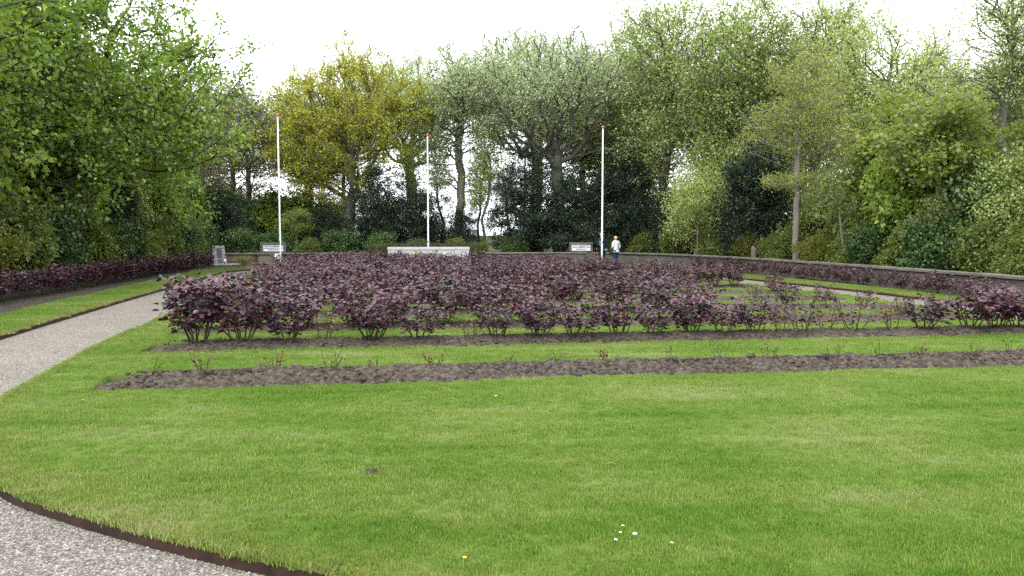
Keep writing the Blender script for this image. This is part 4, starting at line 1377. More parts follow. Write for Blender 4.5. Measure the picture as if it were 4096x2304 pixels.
for k, (u, pool, s, lab) in enumerate(row2):
    src = pool[k % len(pool)]
    x, y, _ = G(u, b[0] + .46)
    if not lab:
        kind = 'full' if pool is bigf else ('rounded' if pool is midf else 'sparse')
        lab = '%s purple-leaved rose bush, %s from the path end of the front bushy row' % (kind, ORD[k])
    place(src, used, x, y, rng.uniform(0, 6.28), s * 1.06, lab, 'rose bush', 'rose bushes of the front bushy row', z=0.05, sz=s * rng.uniform(1.0, 1.1) * (1.14 if k < 2 else 1))
# the rows behind
for r in range(2, len(BEDS)):
    b = BEDS[r]; e0, e1 = bed_ends(b)
    sp = .80 if r < 5 else (.72 if r < 9 else .80)
    n = int((e1 - e0 - .5) / sp)
    for k in range(n):
        u = e0 + .40 + (.35 if r >= 4 else 0) + (k + rng.uniform(-.18, .18)) * sp
        if u > e1 - .2: continue
        f = (u - e0) / (e1 - e0)
        dens = np.interp(f, [0, .25, .5, .65, .8, 1.0], [1.2, 1.1, .8, .68, .46, .45])
        if r >= 6: dens += .25
        q = dens + rng.normal() * .28
        if q < 0.12 and r < 7: continue
        if f > .6 and rng.random() < .12: continue
        if r == 2 and k in (8, 12, 15): continue
        pool = big if q > .85 else (mid if q > .42 else thin)
        s = np.interp(q, [0.1, .6, 1.3], [.66, .92, 1.14]) * rng.uniform(.92, 1.08)
        if r >= 10: s *= 1.06
        x, y, _ = G(u, (b[0] + b[1]) / 2 + rng.normal() * .05)
        if r <= 3:
            lab = '%s purple rose bush, %s from the path end in the %s bushy row' % ({id(big): 'dense', id(mid): 'medium', id(thin): 'sparse'}[id(pool)], ORD[k], ORD[r - 1])
            grp = 'rose bushes of the %s bushy row' % ORD[r - 1]
        else:
            lab = 'purple rose bush in the merged mass, %s from path end of %s bushy row' % (ORD[k], ORD[r - 1]); grp = 'rose bushes of the far rows'
        place(pool[rng.integers(len(pool))], used, x, y, rng.uniform(0, 6.28), s, lab, 'rose bush', grp, z=0.05, sz=s * rng.uniform(.9, 1.08))
# long hedge of the same roses along the left wall
pl = resample([(-11.55, 13.2), (-12.1, 17), (-12.75, 21.8), (-13.9, 29), (-15.45, 38.7)], 0.86)
for k, (x, y) in enumerate(pl):
    s = rng.uniform(.84, 1.02) * np.interp(y, [13, 20, 41], [.92, 1.0, 1.08])
    place(big[rng.integers(len(big))], used, x + rng.normal() * .06, y, rng.uniform(0, 6.28), s * 1.12, 'dark purple rose bush in the left hedge, %s from the stone monument end' % ORD[len(pl) - 1 - k], 'rose bush', 'roses of the left hedge', z=0.0, sz=s * 1.22)
# single bushes along the right wall
RW = [(11.95, 15.0, .7), (11.95, 16.6, .8), (11.9, 18.0, .62), (11.78, 19.4, .9), (11.62, 21.0, 1.0), (11.6, 21.7, .8), (11.42, 23.5, .7), (11.35, 24.8, .95), (11.25, 26.3, .85), (11.1, 27.1, .9), (10.9, 29.0, .8), (10.6, 31.2, .9), (10.3, 33.0, .85), (9.9, 35.2, .9), (11.98, 16.0, .6), (11.85, 18.7, .7), (11.68, 20.2, .75), (11.5, 22.7, .9), (11.15, 25.6, .7), (11.0, 28.1, .85), (10.75, 30.2, .9), (10.45, 32.2, .7), (10.1, 34.2, .9), (9.5, 36.6, .85), (9.2, 37.8, .9)]
for k, (x, y, q) in enumerate(RW):
    pool = mid if q > .65 else thin
    place(pool[k % len(pool)], used, x - .10, y, rng.uniform(0, 6.28), q * 1.12, 'dull purple rose bush against the right wall, %s from the near end' % ORD[sorted(RW, key=lambda t: t[1]).index((x, y, q))], 'rose bush', 'roses along the right wall', z=-0.02)
# low leafy plant before the short wall
lp = rose_bush(777, .42, .8, 6, 260, .075, leaf='lime', low=.15); lp.name = 'leafy_plant'
place(lp, used, -14.75, 42.75, .4, 1.0, 'pale green leafy plant in front of the short brown wall', 'plant', None, z=0.0)

for o in big + mid + thin + bigf + midf + thinf + redf:
    if o.name not in used:
        for ch in list(o.children): bpy.data.objects.remove(ch)
        bpy.data.objects.remove(o)

# cut-back young roses in the bare front bed
def rose_sprout(seed, nst, hgt, nleaf):
    rng = np.random.default_rng(seed)
    root = empty('rose_sprout')
    tips = []
    for c in range(nst):
        a = rng.uniform(0, 6.28)
        rr = rng.uniform(.02, .05); sp = rng.uniform(.15, .6) * hgt
        p0 = np.array([rr * math.cos(a), rr * math.sin(a), -.03]); hh = hgt * rng.uniform(.55, 1.05)
        p1 = p0 + np.array([math.cos(a) * sp, math.sin(a) * sp * .6, hh])
        m = (p0 + p1) / 2 + rng.normal(size=3) * .012
        p = np.array([p0, (p0 + m) / 2 + rng.normal(size=3) * .004, m, (m + p1) / 2 + rng.normal(size=3) * .006, p1])
        obj('stem', tubes_mesh('stem', [(p, np.linspace(.0065, .0036, 5))]), M['cane'], root)
        tips.append(p)
    if nleaf:
        seg = rng.integers(0, nst, nleaf); t = rng.integers(2, 5, nleaf)
        P = np.array([tips[i][j] for i, j in zip(seg, t)]) + rng.normal(size=(nleaf, 3)) * .010
        Td = rng.normal(size=(nleaf, 3)); N = rng.normal(size=(nleaf, 3)) * .5 + np.array([0, -.3, .8])
        sz = rng.uniform(.025, .048, nleaf)
        tag(obj('leaves', leaves_mesh('sprout_leaves', P, N, Td, sz, sz * .6, rng, rounded=True), L['rose_red'], root), kind='stuff')
    return root
sprouts = [(-2.79, 2, .25, 0, 'two bare stems of a cut-back rose at the trench end of the front bed'), (-2.23, 5, .20, 26, 'leafy red rose sprout beside a big clod near the front bed\'s path end'),
           (-1.44, 5, .22, 20, 'red rose sprout with leaning stems, third in the bare front bed'), (-.82, 6, .24, 6, 'tall many-stemmed rose stub with hardly any leaves in the front bed'),
           (-.29, 4, .17, 4, 'thin faint rose stub with sparse twigs in the front bed'), (.36, 6, .24, 24, 'widest red rose sprout left of the middle of the front bed'),
           (1.2, 3, .17, 8, 'short rose stub with three stems near the middle of the front bed'), (1.81, 2, .25, 3, 'upright two-stemmed rose stub just right of the front bed middle'),
           (2.4, 5, .18, 22, 'bushy red-leaved rose sprout on a soil hump of the front bed'), (3.18, 3, .22, 8, 'rose stub with one bare thick stem and one leafy red stem'),
           (3.84, 4, .27, 10, 'tallest red-tipped rose sprout left of the largest soil clod'), (4.45, 5, .20, 10, 'fan-shaped rose sprout just right of the largest soil clod'),
           (5.31, 4, .23, 3, 'wide V-shaped bare rose stub in the right half of the front bed'), (5.95, 3, .24, 2, 'bare three-stemmed rose stub in the right half of the front bed'),
           (6.53, 4, .18, 14, 'short dark red rose sprout in the right half of the front bed'), (7.21, 3, .18, 4, 'small grey-green rose stub near the right frame edge'), (7.79, 4, .18, 5, 'rose stub at the far right end of the front bed in view')]
for k, (u, ns, hg, nl, lab) in enumerate(sprouts):
    o = rose_sprout(900 + k, ns, hg, nl)
    x, y, _ = G(u, BEDS[0][0] + .56)
    o.location = (x, y, .085); tag(o, lab, 'rose sprout', 'cut-back roses in the bare front bed')

# big clods, daisies and other small things on the lawn and bed
for k, (x, y, z, s, lab) in enumerate([(2.93, 9.42, .12, .052, 'largest grey soil clod sitting on the crest of the front bed'), (-3.35, 8.45, .10, .048, 'dark soil clod on the crest of the front bed near its left end'),
                                       (3.9, 9.5, .11, .036, 'small soil clod with a pale stalk right of the fan-shaped sprout'), (1.95, 9.2, .12, .04, 'flat soil clod on the hump of the front bed')]):
    o = obj('soil_clod', lump_mesh('soil_clod', np.random.default_rng(k), s, .75, 2), M['soil'])
    o.location = (x, y, z); tag(o, lab, 'clod', 'big clods on the front bed')
for k, (x, y, s, lab) in enumerate([(-.95, 5.15, .06, 'dark worm-cast soil crumbs on the lawn left of the middle'), (-2.02, 4.97, .035, 'small pale soil crumb on the lawn near the left edge')]):
    r_ = np.random.default_rng(60 + k); mb = MB()
    for _ in range(30):
        c = r_.normal(size=2) * s * .6; q = s * r_.uniform(.10, .26)
        mb.add([(c[0] + p.x * q, c[1] + p.y * q, q * .2 + p.z * q * .45) for p in base_l[r_.integers(6)]], lump_f)
    o = mb.build('worm_cast', M['soil']); o.location = (x, y, 0.006); tag(o, lab, 'worm cast', kind='stuff')
def daisy(seed):
    r_ = np.random.default_rng(seed)
    root = empty('daisy')
    mb = MB()
    for k in range(11):
        a = 2 * math.pi * k / 11
        c, s_ = math.cos(a), math.sin(a)
        f = lambda r0, t: (r0 * c - t * s_, r0 * s_ + t * c)
        mb.add([(*f(.003, -.0015), .033), (*f(.011, -.003), .035), (*f(.014, 0), .034), (*f(.011, .003), .035), (*f(.003, .0015), .033)], [(0, 1, 2, 3, 4)])
    obj('petals', mb.mesh('petals'), M['daisy'], root)
    obj('eye', MB().lathe([(.0045, .032), (.0045, .036), (.002, .038)], 8).mesh('eye'), M['daisy_eye'], root)
    obj('stem', MB().tube([(0, 0, 0), (0, 0, .033)], .0012, 4).mesh('stem'), L['shrub'], root)
    return root
d0 = daisy(1)
for k, (x, y, s, lab) in enumerate([(.60, 4.08, 1.0, 'white daisy, top one of the small cluster on the near lawn'), (.58, 3.99, .8, 'small white daisy just below the top one of the cluster'), (.65, 3.98, 1.1, 'brightest white daisy at the right of the small cluster'),
                                    (.53, 3.90, .9, 'white daisy at the lower left of the small cluster'), (.81, 3.85, .9, 'single white daisy to the right of the daisy cluster'), (-4.09, 7.28, 1.5, 'white daisy head near the left end of the front bed'), (-.15, 7.47, 1.3, 'lone white daisy in the middle of the lawn before the bed')]):
    o = d0 if k == 0 else copy_tree(d0)
    o.location = (x, y, .0); o.scale = (s * .75, s * .75, 1); o.rotation_euler = (R(-12), 0, k * 1.3); tag(o, lab, 'daisy', 'daisies in the lawn')
bc = empty('buttercup', (-.23, 3.66, 0))
obj('petals', MB().lathe([(.002, .03), (.009, .036), (.011, .040)], 6).mesh('petals'), M['daisy_eye'], bc)
obj('stem', MB().tube([(0, 0, 0), (0, 0, .031)], .0013, 4).mesh('stem'), L['shrub'], bc)
tag(bc, 'single yellow flower in the grass at the bottom of the picture', 'flower')
dl = obj('dry_leaf', MB().add([(-.03, 0, .004), (0, -.012, .012), (.035, .004, .006), (0, .014, .010)], [(0, 1, 2, 3)]).mesh('dry_leaf'), M['dry_leaf'])
dl.location = (.68, 5.25, .02); tag(dl, 'small pale dry leaf lying on the near lawn', 'leaf')

# ------------------------------------------------------------------ trees and undergrowth
rng = np.random.default_rng(4)
T_USED = set()

# left group: large sycamores hanging over the hedge
def sycamore(seed, H, Rr, z0, n_t=430, per=62):
    r_ = np.random.default_rng(seed)
    cz = (H + z0) / 2
    lob = blob_lobes(r_, .3, 0, cz, Rr, Rr, (H - z0) / 2, 9, .5)
    tr = [(0, 0, -.2), (.1, .05, 1.5), (.0, .15, 3.2), (.25, .1, H * .42), (.3, 0, H * .66)]
    return tree('sycamore_tree', seed, tr, lob, n_t, per, .27, .15, L['sycamore'], M['bark'], .24, bf=.45, aspect=.85, up=.9, twigs=2, twig_len=.55, shell=.45, droop=.45, flat=.55)
sy1 = sycamore(11, 13.5, 5.3, .7, 620, 24)
sy2 = sycamore(12, 13.0, 5.0, .9, 600, 24)
place(sy1, T_USED, -16.3, 18.8, 0, 1.0, 'tall green sycamore nearest the camera at the left edge, cut by the frame', group='sycamores on the left')
place(sy2, T_USED, -16.9, 25.3, 1.0, 1.02, 'tall green sycamore second from the left, its crown reaching out of the top', group='sycamores on the left')
place(sy1, T_USED, -16.0, 31.5, 2.2, 1.10, 'big green sycamore at the right end of the left group against the white sky', group='sycamores on the left')
place(sy2, T_USED, -22.5, 22.5, 3.4, 1.05, 'sycamore further back behind the nearest left trees', group='sycamores on the left')
place(sy1, T_USED, -22.8, 34.0, 4.4, 1.0, 'sycamore further back filling the gap in the left group', group='sycamores on the left')

# young low sycamores and bushes under them, right behind the left wall
def bush(name, seed, H, Rr, n_t, per, lsize, leaf, sigma=.16, aspect=.75, up=.6, droop=.2, bark='bark', k=6):
    r_ = np.random.default_rng(seed)
    lob = blob_lobes(r_, 0, 0, H * .5, Rr, Rr, H * .5, k, .55)
    tr = [(0, 0, -.1), (.05, 0, H * .18), (0, .05, H * .32)]
    return tree(name, seed, tr, lob, n_t, per, sigma, lsize, L[leaf], M[bark], .05, bf=.35, aspect=aspect, up=up, twigs=1, twig_len=.3, shell=.42, droop=droop, flat=.8, seg=.35, crown_name='foliage', twig_r=.004)
bu = {
    'green': bush('shrub', 31, 2.6, 1.5, 220, 40, .105, 'shrub', .2),
    'green2': bush('shrub', 32, 3.0, 1.4, 220, 40, .12, 'shrub', .2, .8, .8, .4),
    'ivy': bush('ivy_shrub', 33, 2.6, 1.4, 220, 46, .09, 'ivy', .18, .8, .6, .5),
    'gold': bush('shrub', 34, 2.2, 1.5, 220, 40, .07, 'gold', .17),
    'lime': bush('sapling', 35, 3.2, 1.3, 170, 42, .14, 'lime', .2, .9, 1.0, .3),
    'elmb': bush('sapling', 37, 5.6, 2.0, 460, 26, .085, 'elm', .22, .75, .6, .1, 'bark_grey', 9),
    'syc': bush('sapling', 36, 4.2, 1.9, 230, 52, .145, 'sycamore', .26, .9, 1.0, .5),
}
used2 = T_USED
def B(kind, x, y, s, lab, rz=None, sz=None, grp=None, cat='shrub'):
    return place(bu[kind], used2, x, y, rng.uniform(0, 6.28) if rz is None else rz, s, lab, cat, grp, sz=sz)
for i, o in enumerate(bu.values()): o.name = o.name.split('.')[0] + ('' if i == 0 else '.%03d' % i)

gl = 'undergrowth behind the left wall'
B('syc', -13.9, 14.6, 1.0, 'leafy sycamore sapling at the left picture edge above the purple hedge', grp=gl)
B('gold', -13.9, 16.6, 1.0, 'yellow-green bush at the lower left just above the purple hedge', grp=gl)
B('syc', -15.2, 17.5, 1.15, 'drooping sycamore foliage above the yellow-green bush at lower left', grp=gl)
B('green', -14.3, 18.8, .95, 'mid-green bush behind the hedge at lower left', grp=gl)
B('gold', -14.5, 20.6, 1.0, 'yellow-green bush next to pale ivy-clad bush on the left', grp=gl)
B('green2', -14.6, 22.6, .95, 'upright light green bush left of the dark evergreen on the left', grp=gl)
B('ivy', -15.0, 24.8, 1.0, 'ivy-covered column under the dark evergreen on the left', sz=1.1, grp=gl)
B('green2', -14.9, 26.9, .85, 'pale leafy bush standing right of the ivy column on the left', grp=gl)
B('ivy', -15.3, 28.8, 1.0, 'deep green ivy bush behind the middle of the left hedge', grp=gl)
B('green', -15.4, 30.8, .95, 'mid-green bush behind the hedge under the third sycamore', grp=gl)
B('gold', -15.7, 32.6, .9, 'small yellow-green bush two thirds along the left hedge', grp=gl)
B('green2', -16.0, 34.8, .9, 'light green bush near the far end of the left hedge', grp=gl)
B('ivy', -16.4, 37.0, 1.0, 'deep green bush near the stone monument end of the left hedge', grp=gl)
B('green', -16.8, 39.2, 1.0, 'mid-green bush left of the stone monument', grp=gl)
B('ivy', -17.3, 41.6, 1.1, 'deep green bush right behind the stone monument', grp=gl)
for k, (x, y, s) in enumerate([(-18.5, 21, 1.5), (-18.6, 24.5, 1.5), (-18.8, 28, 1.5), (-19, 31.5, 1.5), (-19.2, 35, 1.5), (-19.6, 39, 1.5), (-18, 17, 1.4)]):
    B('ivy' if k % 2 else 'green', x, y, s, 'shaded bush deep under the left sycamores, ' + ['second from the near end', 'third from the near end', 'fourth from the near end', 'third from the far end', 'second from the far end', 'the far end one', 'the near end one'][k], grp='shaded bushes under the left trees')

for x, y, kd, s, sz, lab in [(-16.6, 20.8, 'syc', 1.25, 1.6, 'tall leafy sapling rising between the first and second big sycamore'), (-16.9, 27.4, 'syc', 1.2, 1.7, 'tall leafy sapling left of the third big sycamore'), (-17.2, 33.2, 'elmb', 1.0, 1.1, 'tall light green sapling right of the third big sycamore trunk'),
                             (-17.6, 36.6, 'syc', 1.2, 1.5, 'leafy sapling towards the far end of the left hedge'), (-18.4, 40.2, 'green', 1.5, 2.0, 'tall green bush behind the stone monument'), (-19.6, 43.6, 'syc', 1.3, 1.6, 'leafy sapling left of the far evergreen at the corner'), (-15.9, 23.4, 'lime', 1.1, 1.3, 'slim lime-green sapling above the left undergrowth')]:
    B(kd, x, y, s, lab, sz=sz, grp='tall saplings on the left')

# dark evergreens
def holly(seed, H, Rr, n_t=430, per=68):
    r_ = np.random.default_rng(seed)
    lob = [(0, 0, H * .30, Rr, Rr, H * .31), (0, 0, H * .60, Rr * .74, Rr * .74, H * .30), (0.1, 0, H * .82, Rr * .42, Rr * .42, H * .2)]
    for _ in range(8):
        a = r_.uniform(0, 6.28); z = r_.uniform(.12, .75); q = Rr * (1.02 - .6 * max(0, z - .35))
        lob.append((math.cos(a) * q * .75, math.sin(a) * q * .75, z * H, Rr * .36, Rr * .36, H * .13))
    tr = [(0, 0, -.1), (.05, 0, H * .3), (0, .05, H * .6), (0, 0, H * .85)]
    return tree('holly_tree', seed, tr, lob, n_t, per, .2, .10, L['holly'], M['bark'], .14, bf=.3, aspect=.6, up=.5, twigs=1, twig_len=.3, shell=.36, droop=.15, flat=.85, seg=.45)
ho1, ho2, ho3 = holly(51, 7.4, 2.5), holly(52, 6.0, 2.6), holly(53, 8.0, 2.3)
def H_(src, x, y, s, lab, sz=None): place(src, T_USED, x, y, rng.uniform(0, 6.28), s, lab, 'evergreen tree', 'dark evergreens', sz=sz)
H_(ho3, -15.4, 30.2, .46, 'narrow dark evergreen among the bright green trees on the left', .62)
H_(ho2, -17.2, 46.2, .80, 'rounded dark evergreen behind the left sign and the left flagpole')
H_(ho2, -19.4, 46.5, .62, 'small dark evergreen just right of the stone monument')
H_(ho2, -11.6, 48.2, .66, 'low dark evergreen under the golden oak, right of the left flagpole', .60)
H_(ho1, -8.3, 48.0, .84, 'dark evergreen left of the central flagpole under the golden oak')
H_(ho2, -5.9, 48.6, .86, 'dark evergreen directly behind the central flagpole and memorial', .82)
H_(ho2, -3.2, 49.5, .60, 'small dark evergreen at the foot of the forked poplar')
H_(ho1, 0.8, 48.2, 1.02, 'wide dark evergreen at the foot of the silver poplar, left of the right sign')
H_(ho2, 3.9, 48.6, .98, 'dark evergreen right behind the right sign')
H_(ho3, 7.0, 48.4, .96, 'tall pointed dark evergreen right of the third flagpole')
H_(ho2, 9.6, 46.8, .78, 'low dark evergreen behind the person in white')
H_(ho3, 12.2, 39.0, .98, 'big dark evergreen behind the curved wall on the right, left of the pale birch')
H_(ho2, 14.9, 33.8, .70, 'shaded evergreen behind the leaning pale trunk on the right')

# golden oak
lob = [(0, 0, 8.6, 4.6, 4.2, 3.8), (-2.9, 0, 8.0, 2.7, 2.6, 3.2), (3.1, .3, 9.4, 2.6, 2.4, 2.4), (.4, 0, 11.6, 2.8, 2.6, 2.1), (-2.4, .2, 10.2, 2.6, 2.2, 1.8), (4.4, 0, 10.2, 1.4, 1.5, 1.6),
       (-1.9, -.6, 5.0, 2.0, 1.8, 1.7), (1.2, -1.2, 4.6, 1.5, 1.4, 1.7), (-3.6, 0, 5.6, 1.7, 1.6, 2.0), (2.6, -.5, 6.3, 1.7, 1.6, 1.3)]
oak = tree('oak_tree', 61, [(0, 0, -.2), (-.1, 0, 1.6), (.05, .1, 3.0), (.2, 0, 4.6), (.1, .1, 6.4)], lob, 1250, 27, .20, .11, L['oak'], M['bark_grey'], .34, bf=.5, aspect=.8, up=.7, twigs=2, twig_len=.45, shell=.55, tdroop=.05, wob=.12, twig_r=.004)
place(oak, T_USED, -10.5, 50.0, 0, 1.05, 'golden-yellow oak in new leaf between the left and central flagpoles')

# poplars
def poplar(seed, H, Rr, z0, trunk, n_t, per, leaf='poplar', base=.26, ls=.10, bark='bark_grey', k=9, extra=()):
    r_ = np.random.default_rng(seed)
    lob = blob_lobes(r_, 0, 0, (H + z0) / 2, Rr, Rr, (H - z0) / 2, k, .5) + list(extra)
    return tree('poplar_tree', seed, trunk, lob, n_t, per, .26, ls, L[leaf], M[bark], base, bf=.55, aspect=.8, up=.45, twigs=4, twig_len=.8, shell=.55, tdroop=-.08, wob=.10, twig_r=.004)
po1 = poplar(71, 15.4, 3.6, 4.6, [(0, 0, -.2), (-.1, 0, 2.4), (.15, 0, 4.2), (-.05, 0, 6.5), (.1, 0, 9.5), (.0, 0, 12)], 800, 13, extra=[(-1.4, 0, 5.4, 1.5, 1.4, 1.8), (1.3, 0, 4.6, 1.3, 1.2, 1.6), (-2.2, 0, 7.4, 1.6, 1.4, 1.8)])
po2 = poplar(72, 15.2, 5.8, 5.0, [(0, 0, -.2), (.1, 0, 2.2), (0, 0, 4.0), (-.15, 0, 5.4)], 1250, 14, base=.36, extra=[(4.2, 0, 10.0, 1.9, 1.9, 2.4), (-4, 0, 9, 1.9, 1.9, 2.6)])
place(po1, T_USED, -3.5, 52.0, 0.3, 1.07, 'slim silvery poplar with forked trunk right of the central flagpole', group='silvery poplars')
place(po2, T_USED, 3.0, 50.5, 0.0, 1.08, 'wide silvery poplar with spreading dark limbs behind the right sign', group='silvery poplars')
place(po1, T_USED, 7.6, 56.0, 2.0, 1.24, 'silvery poplar behind the third flagpole, its twigs topping the skyline', group='silvery poplars')
thin_w = tree('willow_tree', 73, [(0, 0, -.2), (.05, 0, 1.2), (-.15, 0, 2.6), (.25, 0, 4.2), (.35, 0, 6.0)], [(0, 0, 6.0, 1.3, 1.2, 2.2), (.2, 0, 8.2, 1.4, 1.2, 1.6), (-.6, 0, 4.0, .8, .8, 1.0)], 170, 30, .26, .085, L['elm'], M['bark_grey'], .10, twigs=2)
place(thin_w, T_USED, -1.75, 50.5, 0, 1.0, 'thin young willow in the bright gap between two evergreens')

# pale green trees on the right half
def elm(seed, H, Rr, z0, n_t=620, per=40, leaf='elm', ls=.11, base=.22):
    r_ = np.random.default_rng(seed)
    lob = blob_lobes(r_, .2, 0, (H + z0) / 2, Rr, Rr, (H - z0) / 2, 10, .5)
    return tree('elm_tree', seed, [(0, 0, -.2), (.1, 0, 2.0), (-.1, .1, 4.0), (.2, 0, 6.2), (.1, 0, H * .7)], lob, n_t, per, .27, ls, L[leaf], M['bark_grey'], base, bf=.5, aspect=.75, up=.55, twigs=4, twig_len=.8, shell=.5, tdroop=-.05, wob=.1, twig_r=.004)
el1, el2 = elm(81, 15.2, 4.4, 2.0, 950, 12), elm(82, 13.4, 4.0, 1.3, 900, 12)
ge = 'pale green trees on the right'
place(el1, T_USED, 9.6, 48.8, 0.0, 1.22, 'tallest pale green tree right of the third flagpole, touching the top edge', group=ge)
place(el2, T_USED, 13.2, 45.0, 1.0, 1.32, 'tall pale green tree behind the big dark evergreen on the right', group=ge)
place(el1, T_USED, 16.8, 43.2, 2.0, 1.10, 'airy pale green tree behind the birch, tips waving at the top right', group=ge)
place(el2, T_USED, 17.8, 36.8, 3.0, 1.0, 'bushy pale green tree right of the birch', group=ge)
place(el1, T_USED, 20.6, 33.0, 4.0, .68, 'pale green tree behind the young maple on the right', group=ge)
place(el2, T_USED, 5.2, 58.0, 5.0, 1.06, 'pale green tree far behind the wide silvery poplar', group=ge)
B('elmb', 10.2, 42.8, 1.05, 'light green sapling mass right of the person in white, left of the big evergreen', sz=1.1, grp='tall saplings on the right')
B('elmb', 11.6, 44.4, 1.2, 'lime-green sapling behind the light green mass left of the big evergreen', sz=1.5, grp='tall saplings on the right')
B('elmb', 13.6, 42.0, 1.2, 'pale sapling rising behind the big dark evergreen on the right', sz=1.5, grp='tall saplings on the right')

# thin twiggy trees behind: left back and far right
def twiggy(seed, H, Rr, z0, n_t, per, leaf, bark='bark', base=.16, ls=.07):
    r_ = np.random.default_rng(seed)
    lob = blob_lobes(r_, 0, 0, (H + z0) / 2, Rr, Rr, (H - z0) / 2, 7, .5)
    return tree('twiggy_tree', seed, [(0, 0, -.2), (.1, 0, 2.5), (-.1, 0, 5.0), (.1, 0, H * .6), (0, 0, H * .8)], lob, n_t, per, .3, ls, L[leaf], M[bark], base, bf=.6, up=.4, twigs=5, twig_len=.7, shell=.6, tdroop=-.12, wob=.12, twig_r=.006)
tw1 = twiggy(91, 12.8, 3.1, 1.6, 600, 10, 'olive', ls=.09)
tw2 = twiggy(92, 11.6, 3.0, 3.0, 400, 13, 'elm', 'bark_grey', .15, .075)
gt = 'thin half-bare trees'
place(tw1, T_USED, -20.8, 48.5, 0, 1.0, 'half-bare brownish tree right of the big sycamores', group=gt)
place(tw1, T_USED, -17.2, 51.0, 1.4, 1.02, 'half-bare tree with purple-grey top twigs left of the golden oak', group=gt)
place(tw1, T_USED, -24.5, 44.5, 2.6, 1.0, 'half-bare brownish tree hidden partly by the sycamores', group=gt)
place(tw1, T_USED, -14.6, 55.0, 4.0, .98, 'thin brownish tree behind the left flagpole and oak', group=gt)
place(tw2, T_USED, 16.6, 26.3, 0, 1.0, 'nearly bare tall tree at the far right edge, arching against the sky', group=gt)
place(tw2, T_USED, 18.9, 27.5, 2.0, 1.02, 'thin grey tree cut by the right edge of the picture', group=gt)

# birch with pale trunk, young maples
birch = tree('birch_tree', 95, [(0, 0, -.2), (.02, 0, 2.0), (.05, 0, 4.0), (.0, 0, 6.0), (.1, 0, 8.2)], [(0, 0, 6.4, 1.7, 1.6, 2.0), (-.6, 0, 8.0, 1.3, 1.2, 1.5), (1.3, 0, 6.6, 1.5, 1.3, 1.9), (-1.5, .2, 6.2, 1.2, 1.2, 1.2), (.6, 0, 9.0, 1.1, 1, 1.2), (2.0, 0, 5.2, 1.1, 1, 1.0), *([(-.7, -.3, 3.9, 1.3, .9, .28), (.6, -.3, 4.0, 1.1, .8, .28)] * 4)], 560, 13, .20, .07, L['birch'], M['bark_pale'], .13, bf=.55, up=.8, twigs=3, twig_len=.5, shell=.55, tdroop=-.1)
place(birch, T_USED, 12.2, 33.4, 0, 1.0, 'slender pale-trunked birch with yellow-green leaves behind the right wall')
def maple(seed, H, Rr, z0, n_t, per):
    r_ = np.random.default_rng(seed)
    lob = blob_lobes(r_, 0, 0, (H + z0) / 2, Rr, Rr, (H - z0) / 2, 7, .5)
    return tree('maple_tree', seed, [(0, 0, -.1), (.05, 0, 1.4), (.0, .1, 2.8), (.1, 0, H * .75)], lob, n_t, per, .24, .13, L['lime'], M['bark_pale'], .09, bf=.4, aspect=.95, up=1.3, twigs=2, twig_len=.45, shell=.5, droop=.2, flat=.35)
ma1 = maple(96, 6.7, 2.2, 2.9, 260, 17)
place(ma1, T_USED, 13.9, 25.4, 0, 1.0, 'young bright lime-green maple with layered leaves on the right', group='bright young maples')
place(ma1, T_USED, 15.2, 30.5, 2.0, 1.16, 'taller lime-green maple between the birch and the layered maple', group='bright young maples')
place(ma1, T_USED, 16.2, 22.5, 4.1, .86, 'lime-green maple branches at the right edge of the picture', group='bright young maples')
place(ma1, T_USED, -12.9, 46.4, 1.0, .52, 'small light green maple beside the left flagpole below the oak', group='bright young maples')

# undergrowth behind the far and right walls
gf = 'undergrowth behind the far wall'
for x, y, kd, s, lab in [(-18.6, 45.0, 'ivy', 1.0, 'deep green bush left of the short brown wall'), (-15.9, 45.3, 'ivy', .9, 'deep green bush behind the short brown wall'), (-14.0, 45.6, 'ivy', .8, 'deep green bush close behind the left sign'),
                         (-12.0, 45.9, 'green', .62, 'low green bush just right of the left sign'), (-10.2, 46.2, 'ivy', .85, 'dark bush between the left sign and memorial'), (-7.9, 46.3, 'ivy', .8, 'dark bush left of the clipped memorial hedge'),
                         (-5.6, 46.6, 'ivy', .62, 'low dark bush just behind the clipped hedge'), (-3.4, 46.6, 'green2', .52, 'fresh green sycamore shoot behind the right end of the memorial'), (-2.0, 46.9, 'green', .5, 'low green bush right of the memorial hedge'),
                         (.2, 47.0, 'ivy', .7, 'dark bush in front of the wide evergreen left of the right sign'), (5.9, 47.3, 'ivy', .6, 'dark bush behind the two people'), (7.9, 46.9, 'green', .72, 'sunlit green bush right of the person in white'), (9.4, 44.6, 'green2', .72, 'light green bush where the far wall starts to curve')]:
    B(kd, x, y, s, lab, grp=gf)
gr_ = 'undergrowth behind the right wall'
